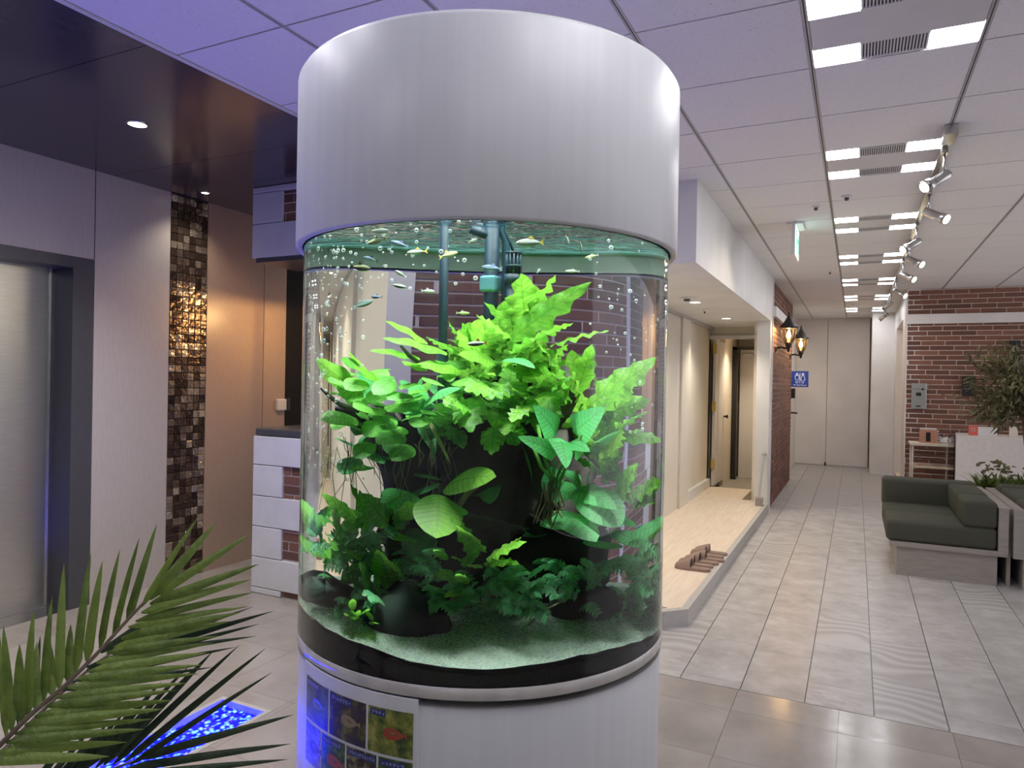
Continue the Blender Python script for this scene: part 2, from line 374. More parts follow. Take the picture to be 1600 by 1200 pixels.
box('far_slab', -3.78, -1.10, 3.662, 4.3, -.007, -.0005, 'vinyl', floor)
box('far_slab', -6, -3.78, 3.662, 9, -.007, -.0005, 'vinyl', floor)
box('far_slab', -1.7, -1.095, 9.2, 15.1, -.007, 0, 'stone', floor)

# ------------------------------------------------------------------ raised entrance floor
ent = struct('floor_entrance', 'pale wood raised entrance floor with a grey edging strip')
def prism(name, poly, z0, z1, mt, parent):
    n = len(poly); V = [(x, y, z0) for x, y in poly]+[(x, y, z1) for x, y in poly]
    return pyd(name, V, [tuple(range(n))[::-1], tuple(range(n, 2*n))]+[(i, (i+1) % n, n+(i+1) % n, n+i) for i in range(n)], mt, parent)
prism('wood_deck', [(-1.8, 4.34), (-1.12, 4.34), (-.97, 4.50), (-.97, 9.1), (-1.25, 9.1), (-1.25, 10.05), (-1.8, 10.05)], .0, .1, 'wood_floor', ent)
prism('edging', [(-.97, 4.50), (-.925, 4.48), (-.925, 8.98), (-.97, 8.98)], .0, .102, 'edge_grey', ent)
prism('edging', [(-1.8, 4.30), (-1.10, 4.295), (-.925, 4.48), (-.97, 4.50), (-1.12, 4.34), (-1.8, 4.34)], .0, .102, 'edge_grey', ent)
prism('door_mat', [(-1.75, 4.36), (-1.13, 4.36), (-1.05, 4.44), (-1.75, 4.62)], .1, .104, 'concrete', ent)

# ------------------------------------------------------------------ ceiling
ceil = struct('ceiling', 'speckled white suspended ceiling tiles with grey runners')
box('plenum', -2.6, 5, -3, 16.5, CZ+.012, CZ+.1, 'darkframe', ceil)
GX = .592; GY = .5825
FIX = {(0, -1+3*k) for k in range(-1, 8)}
for i in range(-4, 6):
    x0 = -.19+i*GX
    for j in range(-6, 22):
        y0 = 3.166+j*GY
        if (i == 0 or (i == -3 and j < 1)) and (j+1) % 3 == 0: continue
        xa = max(x0, -2.555)
        if x0+GX < -2.5: continue
        sx = round(x0+GX-xa, 3)-.022
        if i >= 4 and (j > 14 or j < 0): continue
        shared_box('ceiling_tile', xa+.011+sx/2, y0+GY/2, CZ+.005, sx, GY-.009, .01, 'ceil', ceil)
for i in range(-4, 7):
    x = -.19+i*GX
    for s in (-1, 1): box('runner', x+s*.0062-.004, x+s*.0062+.004, -1, 15.9, CZ-.001, CZ+.011, 'edge_grey', ceil)
box('edge_trim', -2.575, -2.555, -3, 4.6, CZ-.004, CZ+.02, 'white', ceil)
dc = struct('ceiling_lobby', 'dark brown glossy lobby ceiling panels')
ys = [-2.2, -.07, 1.895, 3.057, 4.22, 6.0]
for a, b in zip(ys, ys[1:]): box('ceiling_panel', -4.9, -2.58, a+.002, b-.002, CZ+.004, CZ+.03, 'darkceil', dc)
box('ceiling_backing', -4.9, -2.58, -2.2, 6, CZ+.03, CZ+.05, 'black', dc)

# ------------------------------------------------------------------ left wall with lift
wl = struct('wall_left', 'lift lobby wall of grey and brown panels with a metallic mosaic strip')
XW = -4.5
box('wall_panel', XW-.1, XW, .4, 2.935, 2.262, CZ+.02, 'panelgrey', wl)
box('wall_panel', XW-.1, XW, 2.942, 3.503, 0, CZ+.02, 'panelgrey', wl)
box('wall_panel', XW-.1, XW-.012, 3.50, 3.84, 0, CZ+.02, 'black', wl)
box('wall_panel', XW-.1, XW, 3.835, 4.41, 0, CZ+.02, 'panelbrown', wl)
box('wall_panel', XW-.1, XW, 4.416, 4.67, 0, CZ+.02, 'panelbrown', wl)
box('wall_panel', XW-.1, XW, 4.672, 7, 0, CZ+.02, 'blackpanel', wl)
box('wall_panel', XW-.1, XW, -3, .38, 0, CZ+.02, 'panelgrey', wl)
tw = (3.832-3.508)/6; th = 2.835/50
for r in range(50):
    for c in range(6):
        o = shared_box('mosaic_tile', XW-.006, 3.508+tw*(c+.5), .004+th*(r+.5), .012, tw-.0035, th-.0035, 'mosaic', wl, .0025)
        o.rotation_euler = (0, R_.uniform(-.05, .05), R_.uniform(-.05, .05))
lift = struct('door_1', 'brushed steel lift door in a dark grey recessed frame')
box('jamb', XW-.2, XW+.003, 2.80, 2.935, 0, 2.262, 'darkframe', lift)
box('jamb', XW-.2, XW+.003, .40, .52, 0, 2.262, 'darkframe', lift)
box('lintel', XW-.2, XW+.002, .52, 2.80, 2.19, 2.262, 'darkframe', lift)
box('door_leaf', XW-.23, XW-.19, 1.64, 2.775, .005, 2.2, 'steel', lift)
box('door_leaf', XW-.23, XW-.19, .5, 1.635, .005, 2.2, 'steel', lift)
box('door_edge', XW-.2, XW-.175, 2.772, 2.80, 0, 2.2, 'chrome', lift)
box('sill', XW-.2, XW, .52, 2.80, -.004, .003, 'chrome', lift)

wk = struct('wall_back', 'pale panelled wall behind the camera')
M['backwall'] = mat('back_wall_paint', (.70, .68, .67), .7)
for i in range(7): box('wall_panel', -5+i*1.43, -5+(i+1)*1.43-.01, -2.7, -2.6, 0, CZ+.02, 'backwall', wk)
for i in range(3): box('wall_panel', 5, 5.1, -2.6+i*1.4, -2.6+(i+1)*1.4-.01, 0, CZ+.02, 'backwall', wk)
# ------------------------------------------------------------------ bricks
BL, BH, MO = .265, .054, .0105
def brick_wall(parent, axis, u0, u1, z0, z1, face, sign, thick=.1, backing=True, single=True, seed=0, mortar=True):
    """axis 'x': wall runs along X, faces sign*Y at Y=face; axis 'y': runs along Y, faces sign*X at X=face"""
    rr = random.Random(seed); geos = []
    a, b = face-sign*.004, face-sign*thick
    lo, hi = min(a, b), max(a, b)
    if backing:
        if axis == 'x': box('mortar', u0, u1, lo, hi, z0, z1, 'mortar', parent)
        else: box('mortar', lo, hi, u0, u1, z0, z1, 'mortar', parent)
    r0 = int(round(z0/(BH+MO))); k = 0
    z = z0+MO*.5; row = 0
    while z < z1-.012:
        h = min(BH, z1-z); u = u0-((row*.37) % 1)*(BL+MO)
        while u < u1:
            ua = max(u, u0); ub = min(u+BL, u1)
            if ub-ua > .012:
                c = (ua+ub)/2; s = round(ub-ua, 3)
                if single:
                    if axis == 'x': shared_box('brick', c, face-sign*.004, z+h/2, s, .014, round(h, 3), 'brick', parent, .002)
                    else: shared_box('brick', face-sign*.004, c, z+h/2, .014, s, round(h, 3), 'brick', parent, .002)
                else:
                    geos.append(boxgeo(ua, ub, face-.009, face+.006, z, z+h) if axis == 'x' else boxgeo(face-.009, face+.006, ua, ub, z, z+h))
            u += BL+MO
        z += BH+MO; row += 1
    if geos:
        V, Fc = merge(geos); o = pyd('bricks_far', V, Fc, 'brick', parent); o['kind'] = 'stuff'
# kiosk of brick with white quoin blocks
YK = 3.66
ks = thing('brick_counter', 'low brick counter with white quoin blocks and dark top by the lift lobby', 'counter', (-3.2, 3.9, 0))
brick_wall(ks, 'x', -3.79, -2.62, 0, 1.10, YK+.012, -1, .42, seed=3)
zb = [0, .043, .256, .470, .684, .900, 1.103]
for i in range(6):
    wide = i % 2 == 1
    xr = -3.365 if wide else -3.53
    box('quoin_block', -3.80, xr, YK-.012, YK+.43, zb[i]+.002, zb[i+1]-.003, 'quoin', ks, .004, 1)
box('counter_top', -3.79, -2.60, YK-.006, YK+.47, 1.104, 1.157, 'darkframe', ks, .012, 2)
ku = thing('hanging_canopy', 'hanging white quoin and brick canopy above the brick counter', 'canopy', (-3.2, 3.9, 2.3))
brick_wall(ku, 'x', -3.83, -2.62, 2.585, 2.80, YK+.012, -1, .42, seed=4)
box('quoin_block', -3.845, -2.60, YK-.012, YK+.44, 2.803, 2.842, 'quoin', ku, .004, 1)
box('quoin_block', -3.845, -3.57, YK-.012, YK+.43, 2.589, 2.80, 'quoin', ku, .004, 1)
box('quoin_block', -3.845, -2.60, YK-.012, YK+.43, 2.35, 2.585, 'quoin', ku, .004, 1)
box('bottom_frame', -3.82, -2.62, YK+.004, YK+.41, 2.318, 2.35, 'darkframe', ku)
wb = struct('wall_kiosk', 'brick wall behind the aquarium with white mortar joints')
brick_wall(wb, 'x', -3.71, -2.62, 1.158, 2.318, 4.14, -1, .3, seed=5)
box('pillar_cap', -3.73, -3.60, 4.12, 4.2, 2.26, 2.318, 'quoin', wb)
box('niche_block', -3.71, -2.62, 4.14, 4.44, 0, 1.15, 'mortar', wb); box('niche_block', -3.71, -2.62, 4.15, 4.44, 2.318, CZ, 'mortar', wb)
brick_wall(wb, 'x', -2.60, -1.86, 0, 2.835, YK, -1, .5, seed=6)
box('corner_post', -1.86, -1.78, YK-.02, YK+.5, 0, CZ, 'cream', wb)
box('corner_post', -2.66, -2.60, YK-.02, YK+.5, 0, CZ, 'quoin', wb)
rd = thing('card_reader', 'small white card reader on the black panel beside the brick counter', 'card reader', (-4.48, 4.62, 1.28))
box('reader_body', XW, XW+.035, 4.56, 4.66, 1.225, 1.325, 'white', rd, .008)
box('reader_backplate', XW, XW+.008, 4.67, 4.73, 1.22, 1.33, 'black', rd)

# ------------------------------------------------------------------ entrance alcove
XF = -.943; AZ = 2.305
al = struct('wall_alcove', 'cream entrance alcove walls with sliding doors and a white soffit')
box('soffit', -1.85, XF, 4.59, 9.0, AZ, CZ, 'white', al)
box('side_wall', -2.0, -1.84, YK+.5, 10.2, 0, CZ, 'cream', al)
box('sliding_door', -1.84, -1.79, 4.7, 7.0, .1, AZ-.03, 'cream', al)
box('sliding_door', -1.84, -1.80, 7.02, 8.0, .1, AZ-.03, 'cream', al); box('sliding_door', -1.84, -1.775, 8.02, 8.45, .1, AZ-.03, 'cream', al)
box('track_rail', -1.84, -1.77, 4.7, 9.9, AZ-.028, AZ, 'edge_grey', al)
box('corner_wall', -1.095, XF, 9.0, 9.2, 0, CZ, 'white', al)
box('corner_bead', XF-.02, XF+.012, 9.18, 9.215, 0, CZ, 'white', al)
box('end_header', -1.85, -1.05, 10.0, 10.12, 2.2, AZ+.1, 'cream', al)
box('back_soffit', -1.85, -1.05, 9.0, 10.1, AZ, CZ, 'white', al)
box('end_pier', -1.15, -1.0, 9.2, 10.1, 0, AZ, 'cream', al)
fr = struct('door_2', 'cream framed doorway with an open glazed door and a grey door beyond')
box('door_frame', -1.89, -1.84, 9.96, 10.06, .1, 2.2, 'white', fr); box('door_frame', -1.89, -1.15, 9.96, 10.06, 2.15, 2.2, 'white', fr)
lf = box('door_leaf', -1.80, -1.765, 10.06, 10.86, .11, 2.14, 'greydoor', fr)
dl = box('glass_strip', -1.764, -1.76, 10.3, 10.62, .6, 2.0, 'white', fr)
for z in (.35, 1.95, 1.15): box('hinge', -1.80, -1.75, 10.02, 10.055, z, z+.13, 'gold', fr)
lathe('knob', [(0, 0), (.012, .0), (.012, .03), (.028, .045), (.028, .06), (0, .07)], (-1.765, 10.78, 1.05), 'ironblack', fr, 12, Vector((1, 0, 0)))
box('passage_wall', -1.86, -1.78, 10.9, 12.2, 0, 2.4, 'cream', fr); box('passage_ceiling', -1.86, -.96, 10.12, 12.2, 2.3, 2.36, 'cream', fr)
box('passage_wall', -2.1, -1.86, 9.9, 12.4, 0, CZ, 'cream', fr); box('passage_wall', -2.1, -.96, 12.2, 12.35, 0, CZ, 'cream', fr); box('passage_wall', -1.86, -.96, 10.12, 12.2, 2.36, CZ, 'cream', fr); box('passage_wall', -1.0, -.965, 10.1, 12.2, 0, 2.4, 'cream', fr)
box('passage_floor', -1.8, -1.0, 10.06, 12.2, 0, .02, 'concrete', fr)
box('inner_frame', -1.78, -1.70, 11.6, 11.7, 0, 2.12, 'ironblack', fr); box('inner_frame', -1.78, -1.0, 11.6, 11.7, 2.08, 2.13, 'ironblack', fr)
box('inner_door', -1.70, -1.0, 11.9, 11.95, .02, 2.09, 'greydoor', fr)
box('door_closer', -1.66, -1.45, 11.86, 11.9, 1.98, 2.03, 'chrome', fr)
bb = struct('baseboard_alcove', 'white baseboard along the alcove wall')
box('board', -1.84, -1.795, 8.47, 9.96, .1, .22, 'white', bb)

# ------------------------------------------------------------------ corridor brick wall (faces +X) with band
wc = struct('wall_corridor', 'brick corridor wall with a white band above the lanterns')
brick_wall(wc, 'y', 9.215, 12.2, 0, 2.375, -.95, 1, .15, single=False)
brick_wall(wc, 'y', 9.215, 12.2, 2.50, 2.835, -.95, 1, .15, single=False)
box('white_band', -1.1, -.90, 9.215, 12.45, 2.375, 2.50, 'white', wc)
box('return_wall', -1.2, -1.06, 12.2, 15, 0, CZ, 'greydoor', wc)
d3 = struct('door_3', 'grey side door with a black lever handle past the brick wall')
box('door_leaf', -1.06, -1.02, 12.25, 13.1, .01, 2.1, 'greydoor', d3)
tube('lever', [(-1.02, 12.42, 1.08), (-.90, 12.42, 1.08), (-.88, 12.36, 1.08), (-.86, 12.32, 1.08)], .014, 'black', d3)
box('lock_box', -1.02, -.90, 12.36, 12.44, 1.32, 1.48, 'black', d3, .006)

# ------------------------------------------------------------------ end wall
we = struct('wall_end', 'grey panelled end wall of the corridor with double doors')
box('end_panel', -1.2, -.515, 14.9, 15, .006, CZ, 'greydoor', we); box('end_panel', -.508, .215, 14.9, 15, .006, CZ, 'greydoor', we)
box('end_panel', -1.2, .3, 15.0, 15.1, 0, CZ, 'black', we)
box('floor_stop', -.53, -.50, 14.84, 14.9, 0, .06, 'black', we)
box('pilaster', .235, .60, 13.94, 15, 0, CZ, 'white', we)
wr = struct('wall_right', 'white side wall with a cream recess and a brick wall with white band')
box('side_wall', .585, .75, 10.8, 11.5, 0, CZ, 'white', wr); box('side_wall', .585, .75, 13.3, 13.94, 0, CZ, 'white', wr); box('side_wall', .585, .75, 11.5, 13.3, 2.5, CZ, 'white', wr)
box('recess', .72, .80, 11.5, 13.3, .12, 2.5, 'cream', wr); box('recess_step', .60, .80, 11.5, 13.3, 0, .12, 'wood_floor', wr)
YB = 10.8
brick_wall(wr, 'x', .60, 2.7, .80, 2.378, YB, -1, .12, seed=8)
brick_wall(wr, 'x', .60, 2.7, 2.505, 2.835, YB, -1, .12, seed=9)
brick_wall(wr, 'x', .60, 2.7, 0, .80, YB, -1, .12, single=False)
box('white_band', .59, 2.7, YB-.03, YB+.1, 2.378, 2.505, 'white', wr)
box('corner_bead', .585, .602, YB-.012, YB+.02, 0, CZ, 'white', wr)
box('brick_return', 2.7, 5, YB, YB+.15, 0, CZ, 'white', wr)

# ------------------------------------------------------------------ ceiling lights
ORD = ['first of the row', 'second of the row', 'third in the row', 'fourth in the row', 'fifth in the row', 'sixth in the row', 'last before the end wall']
gm = None
for k, col in [(k, 0) for k in range(-2, 7)]+[(-2, -3), (-1, -3), (0, -3)]:  # lobby-side row is added, out of sight, to brighten the room
    y0 = 3.166+(3*k-1)*GY; XO = -.19+col*GX
    lab = 'ceiling light with four white panels and grilles, ' + (ORD[k] if k >= 0 else ['', 'just above the camera', 'behind the camera'][-k])
    if col: lab = 'added unseen ceiling light with four white panels over the lobby side, ' + ['hidden behind the aquarium cap', 'in front of the aquarium', 'behind the camera'][-k]
    t = thing('ceiling_light', lab, 'ceiling light', (XO+.295, y0+GY/2, CZ), 'ceiling lights down the corridor')
    xa, xb = XO+.012, XO+GX-.012; ya, yb = y0+.008, y0+GY-.008; d = .155; gw = .165
    box('housing', xa, xb, ya, yb, CZ+.006, CZ+.012, 'darkframe', t)
    box('centre_strip', xa, xb, ya+d, yb-d, CZ-.001, CZ+.006, 'white', t)
    for sy in (0, 1):
        p0 = ya if sy == 0 else yb-d
        for sx in (0, 1):
            q0 = xa if sx == 0 else xb-gw
            shared_box('light_panel', q0+gw/2, p0+d/2, CZ+.002, gw, d, .006, 'lightpanel', t)
        g = []
        n = 20; w0 = xa+gw+.008; w1 = xb-gw-.008
        for i in range(n+1):
            xx = w0+(w1-w0)*i/n; g.append(boxgeo(xx-.0026, xx+.0026, p0+.01, p0+d-.01, CZ-.0005, CZ+.005))
        g.append(boxgeo(w0-.006, w1+.006, p0, p0+.012, CZ-.001, CZ+.005)); g.append(boxgeo(w0-.006, w1+.006, p0+d-.012, p0+d, CZ-.001, CZ+.005))
        V, Fc = merge(g); pyd('grille', V, Fc, 'white', t)['kind'] = 'stuff'
# ------------------------------------------------------------------ track with spotlights
XT = .402
tr = thing('lighting_track', 'grey lighting track rail running along the corridor ceiling', 'track', (XT, 9, CZ))
box('rail', XT-.016, XT+.016, 4.15, 14.2, CZ-.03, CZ-.001, 'chrome', tr)
box('power_feed', XT-.03, XT+.03, 4.1, 4.28, CZ-.05, CZ-.001, 'chrome', tr)
SP = [(4.42, -1), (5.3, 1), (6.35, -1), (7.15, 1), (8.1, 1), (9.5, 1), (10.9, -1), (12.6, -1)]
SN = ['first', 'second', 'third', 'fourth', 'fifth', 'sixth', 'seventh', 'last']
for i, (y, s) in enumerate(SP):
    t = thing('track_spotlight', f'grey track spotlight aimed to the {"wall" if s > 0 else "entrance"} side, {SN[i]} along the ceiling rail', 'spotlight', (XT, y, CZ-.04), 'spotlights on the ceiling track')
    box('adapter', XT-.014, XT+.014, y-.035, y+.035, CZ-.06, CZ-.03, 'chrome', t)
    tube('arm', [(XT, y, CZ-.06), (XT, y, CZ-.17)], .007, 'chrome', t)
    ax = Vector((s*.62, -.35 if i < 6 else .5, -.42)).normalized(); c = Vector((XT, y, CZ-.175))
    lathe('lamp_head', [(0, -.03), (.024, -.03), (.026, -.02), (.026, .075), (.032, .08), (.036, .125), (.030, .125)], c, 'chrome', t, 16, ax)
    lathe('lens', [(.030, .124), (.026, .132), (0, .134)], c, 'spotlens', t, 16, ax)
    L = bpy.data.lights.new('spot', 'SPOT'); L.energy = SPOT_W; L.color = (1, .84, .6); L.spot_size = math.radians(70); L.spot_blend = .6; L.shadow_soft_size = .03
    o = bpy.data.objects.new('spot_beam', L); COL.objects.link(o); o.location = c+ax*.15; o.rotation_euler = (-ax).to_track_quat('Z', 'Y').to_euler(); adopt(o, t)
# ------------------------------------------------------------------ downlights
def downlight(label, x, y, z, mt, watt, col, r=.045):
    t = thing('downlight', label, 'downlight', (x, y, z))
    lathe('trim_ring', [(r+.012, .0), (r+.012, -.004), (r, -.005), (r, .0)], (x, y, z), 'white' if mt == 'down' else 'chrome', t, 24)
    lathe('lens', [(r, -.003), (r*.5, -.004), (0, -.004)], (x, y, z), mt, t, 24)
    L = bpy.data.lights.new('down', 'SPOT'); L.energy = watt; L.color = col; L.spot_size = math.radians(120); L.spot_blend = .8; L.shadow_soft_size = .04
    o = bpy.data.objects.new('down_beam', L); COL.objects.link(o); o.location = (x, y, z-.02); adopt(o, t)
downlight('round white downlight in the dark lobby ceiling near the lift door', -3.45, 2.475, CZ+.004, 'downwhite', DOWN_W*2.6, (1, .95, .88))
downlight('small round downlight above the mosaic strip', -4.27, 3.605, CZ+.004, 'downwhite', DOWN_W*.35, (1, .88, .7), .025)
downlight('round warm downlight in the lobby ceiling before the lift', -3.45, 1.2, CZ+.004, 'downwhite', DOWN_W*2.6, (1, .95, .88))
downlight('round warm downlight in the entrance soffit beside the smoke detector', -1.40, 6.82, AZ, 'down', DOWN_W*1.15, (1, .89, .72), .05)
downlight('round warm downlight deeper in the entrance soffit before the doorway', -1.395, 8.57, AZ, 'down', DOWN_W*1.15, (1, .89, .72), .05)
downlight('round warm downlight in the entrance soffit hidden behind the aquarium', -1.40, 5.2, AZ, 'down', DOWN_W*1.15, (1, .89, .72), .05)
downlight('round warm downlight inside the doorway passage ceiling', -1.4, 11.0, 2.3, 'down', DOWN_W*1.6, (1, .85, .6), .04)
def detector(name, label, x, y, z, r=.05):
    t = thing(name, label, 'detector', (x, y, z))
    lathe('base_plate', [(0, 0), (r, 0), (r, -.008), (r*.8, -.012), (0, -.012)], (x, y, z), 'white', t, 20)
    lathe('sensor', [(r*.45, -.012), (r*.4, -.03), (0, -.034)], (x, y, z), 'darkframe', t, 16)
detector('smoke_detector', 'white smoke detector beside the first entrance downlight', -1.40, 6.45, AZ, .07)
detector('sprinkler_head', 'small sprinkler head in the entrance soffit between two downlights', -1.46, 7.6, AZ, .022)
detector('sprinkler_head', 'small sprinkler head on the ceiling tile before the exit sign', -.29, 5.6, CZ, .03)
detector('sprinkler_head', 'tiny sprinkler head on the ceiling tile far beyond the exit sign', -.295, 8.83, CZ, .025)
detector('motion_sensor', 'small dark motion sensor on the ceiling between the light fixtures', -.084, 5.38, CZ, .035)
# ------------------------------------------------------------------ exit sign
ex = thing('exit_sign', 'thin green and white emergency exit sign hanging from the ceiling', 'exit sign', (-.473, 6.2, CZ))
M['exitglow'] = emit('exit_face', (.80, 1, .92), 1.6); M['exitgreen'] = emit('exit_green', (.02, .42, .20), .8)
box('ceiling_plate', -.53, -.41, 6.06, 6.36, CZ-.02, CZ-.001, 'white', ex)
box('sign_body', -.485, -.46, 6.02, 6.40, CZ-.27, CZ-.02, 'white', ex)
box('sign_face', -.4605, -.457, 6.03, 6.39, CZ-.26, CZ-.03, 'exitglow', ex)
for a, b, c, d in ((6.05, 6.12, .22, .06), (6.17, 6.20, .20, .12), (6.19, 6.28, .15, .11), (6.20, 6.23, .11, .06), (6.31, 6.37, .22, .06)):
    box('pictogram', -.4575, -.4555, a, b, CZ-c, CZ-d, 'exitgreen', ex)

# ------------------------------------------------------------------ lanterns and restroom sign
def lantern(label, wx, y, z, sx=1, watt=14, sc=1.0):
    t = thing('wall_lantern', label, 'lantern', (wx, y, z), 'black wall lanterns')
    c = Vector((wx+sx*.165*sc, y, z)); q = Vector((sx, 0, 0))
    def P(pr): return [(r*sc, h*sc) for r, h in pr]
    lathe('wall_plate', P([(0, 0), (.055, 0), (.055, .012), (.03, .03), (0, .03)]), (wx, y, z-.10*sc), 'ironblack', t, 16, q)
    tube('arm', [(wx, y, z-.10*sc), (wx+sx*.08*sc, y, z-.085*sc), (wx+sx*.125*sc, y, z-.10*sc), (c.x, y, z-.085*sc)], .014*sc, 'ironblack', t)
    lathe('cup', P([(0, -.15), (.015, -.14), (.022, -.10), (.035, -.07), (.05, -.03), (.0, -.03)]), c, 'ironblack', t, 16)
    lathe('glass_bowl', P([(.045, -.03), (.075, .04), (.088, .12), (.086, .16)]), c, 'lampglass', t, 20)
    for k in range(6):
        w = k*math.pi/3; u = Vector((math.cos(w), math.sin(w), 0))
        tube('glazing_bar', [c+u*.047*sc+Vector((0, 0, -.03*sc)), c+u*.078*sc+Vector((0, 0, .04*sc)), c+u*.091*sc+Vector((0, 0, .12*sc)), c+u*.089*sc+Vector((0, 0, .16*sc))], .0035*sc, 'ironblack', t, 5)
    lathe('roof_cap', P([(.0, .155), (.115, .155), (.112, .175), (.06, .235), (.03, .29), (.014, .315), (.012, .35), (0, .37)]), c, 'ironblack', t, 20)
    lathe('bulb', P([(.0, .02), (.018, .03), (.026, .06), (.02, .10), (0, .12)]), c, 'lamp_glow', t, 14)
    L = bpy.data.lights.new('lantern', 'POINT'); L.energy = watt; L.color = (1, .66, .32); L.shadow_soft_size = .012
    o = bpy.data.objects.new('lantern_glow', L); COL.objects.link(o); o.location = c+Vector((0, 0, .139*sc)); adopt(o, t)
lantern('lit black wall lantern on the corridor brick wall nearer the white corner', -.95, 9.60, 2.10, 1, 12)
lantern('lit black wall lantern on the corridor brick wall above the restroom sign', -.95, 11.80, 2.10, 1, 12)
lantern('lit black wall lantern on the side of the brick kiosk facing the lobby wall', -3.71, 4.36, 1.90, -1, 16)
M['signblue'] = mat('sign_blue', (.012, .06, .42), .4); M['signwhite'] = emit('sign_white', (.85, .9, 1), .25)
sg = thing('restroom_sign', 'square blue restroom sign with white figures projecting from the brick corner', 'sign', (-.81, 12.2, 1.5))
SX0, SX1, SZ0, SZ1, SY = -.945, -.69, 1.506, 1.762, 12.2
box('sign_board', SX0, SX1, SY, SY+.02, SZ0, SZ1, 'signblue', sg)
def stroke(name, pts, w, y, mt, parent):
    g = []
    for a, b in zip(pts, pts[1:]):
        a = Vector((a[0], y, a[1])); b = Vector((b[0], y, b[1])); d = (b-a).normalized(); n = Vector((-d.z, 0, d.x))*w/2; e = Vector((0, -.002, 0))
        q = [a-d*w/2-n, b+d*w/2-n, b+d*w/2+n, a-d*w/2+n]; g.append((q+[p+e for p in q], [(0, 1, 2, 3), (7, 6, 5, 4), (0, 4, 5, 1), (1, 5, 6, 2), (2, 6, 7, 3), (3, 7, 4, 0)]))
    V, Fc = merge(g); return pyd(name, V, Fc, mt, parent)
cx = SX0+.085; zc = SZ0+.15
stroke('figure', [(cx-.028, zc+.035), (cx+.028, zc+.035), (cx+.03, zc-.01), (cx+.015, zc-.03), (cx+.012, zc-.085), (cx-.012, zc-.085), (cx-.015, zc-.03), (cx-.03, zc-.01), (cx-.028, zc+.035)], .005, SY, 'signwhite', sg)
stroke('figure', [(cx+.014*math.cos(a*.785), zc+.058+.014*math.sin(a*.785)) for a in range(9)], .006, SY, 'signwhite', sg)
cx = SX0+.172
stroke('figure', [(cx-.014, zc+.035), (cx+.014, zc+.035), (cx+.034, zc-.035), (cx+.014, zc-.04), (cx+.012, zc-.085), (cx-.012, zc-.085), (cx-.014, zc-.04), (cx-.034, zc-.035), (cx-.014, zc+.035)], .005, SY, 'signwhite', sg)
stroke('figure', [(cx+.014*math.cos(a*.785), zc+.058+.014*math.sin(a*.785)) for a in range(9)], .006, SY, 'signwhite', sg)
stroke('divider', [(SX0+.128, zc+.07), (SX0+.128, zc-.085)], .006, SY, 'signwhite', sg)
def text_mesh(s, size):
    cu = bpy.data.curves.new('txt', 'FONT'); cu.body = s; cu.size = size; cu.align_x = 'LEFT'; cu.resolution_u = 2
    o = bpy.data.objects.new('txt', cu); COL.objects.link(o)
    dg = bpy.context.evaluated_depsgraph_get(); me = o.evaluated_get(dg).to_mesh()
    V = [v.co.copy() for v in me.vertices]; Fc = [tuple(p.vertices) for p in me.polygons]
    o.evaluated_get(dg).to_mesh_clear(); bpy.data.objects.remove(o); bpy.data.curves.remove(cu); return V, Fc
V, Fc = text_mesh('Mr. Mens Room/Rest', .02) if False else text_mesh('W. Rest Room', .032)
wd = max(v.x for v in V)
pyd('lettering', [(SX0+.128+(v.x-wd/2), SY-.002, SZ0+.022+v.y) for v in V], Fc, 'signwhite', sg)

# ------------------------------------------------------------------ slippers and shoehorn
def slipper(label, x, y, rz):
    t = thing('slipper', label, 'slipper', (x, y, .1), 'brown slippers on the entrance floor')
    def W_(u): # half width along length 0 (toe) .. 1 (heel)
        return .047*(1-((u-.42)/.62)**4*.75) if u < .9 else .030
    n = 14; ca, sa = math.cos(rz), math.sin(rz)
    def tf(a, b, z): return (x+ca*a-sa*b, y+sa*a+ca*b, .1+z)
    us = [0.0, .03, .08, .16, .26, .36, .46, .56, .66, .76, .86, .93, .98, 1.0]
    hw = [.012, .028, .038, .044, .047, .047, .045, .042, .040, .040, .039, .034, .022, .010]
    V = []; Fc = []
    for u, h in zip(us, hw):
        a = u*.27
        V += [tf(a, -h, .0), tf(a, h, .0), tf(a, h, .02), tf(a, -h, .02)]
    for i in range(n-1):
        b = i*4
        for k in range(4): Fc.append((b+k, b+(k+1) % 4, b+4+(k+1) % 4, b+4+k))
    Fc += [(3, 2, 1, 0), tuple((n-1)*4+k for k in range(4))]
    pyd('sole', V, Fc, 'slipper', t)
    V = []; Fc = []; m_ = 9
    hz = [.022, .040, .050, .058, .068, .078, .084]
    for u, h, top in zip(us[:7], hw[:7], hz):
        for k in range(m_):
            w = math.pi*k/(m_-1); V.append(tf(u*.27, -h*1.03*math.cos(w), .012+(top-.012)*math.sin(w)**.7))
    for i in range(6):
        for k in range(m_-1): Fc.append((i*m_+k, i*m_+k+1, (i+1)*m_+k+1, (i+1)*m_+k))
    pyd('upper', V, Fc, 'slipper', t, True)
    V2 = [tf(.275*.46-.004, -.044*math.cos(math.pi*k/8), .021+.056*math.sin(math.pi*k/8)**.7) for k in range(9)]
    pyd('inner_sheet', V2, [tuple(range(9))], 'black', t)  # black sheet painted as the shade inside the slipper's mouth
    V3 = [tf(.27*u, s*h*.8, .0215) for u, h in zip(us[6:13], hw[6:13]) for s in (-1, 1)]
    pyd('insole', V3, [(2*i, 2*i+1, 2*i+3, 2*i+2) for i in range(6)], 'slipper', t)
PO = ['nearest of the row', 'second of the row from the front', 'third of the row from the front', 'third of the row from the back', 'second of the row from the back', 'farthest of the row']
for i in range(6):
    yy = 5.46+[0, .105, .235, .34, .475, .58][i]; slipper('brown felt slipper on the pale wood floor, '+PO[i], -1.235+[0, .0, .02, .045, .02, .03][i], yy, [-.02, .03, -.03, .02, -.05, .0][i])
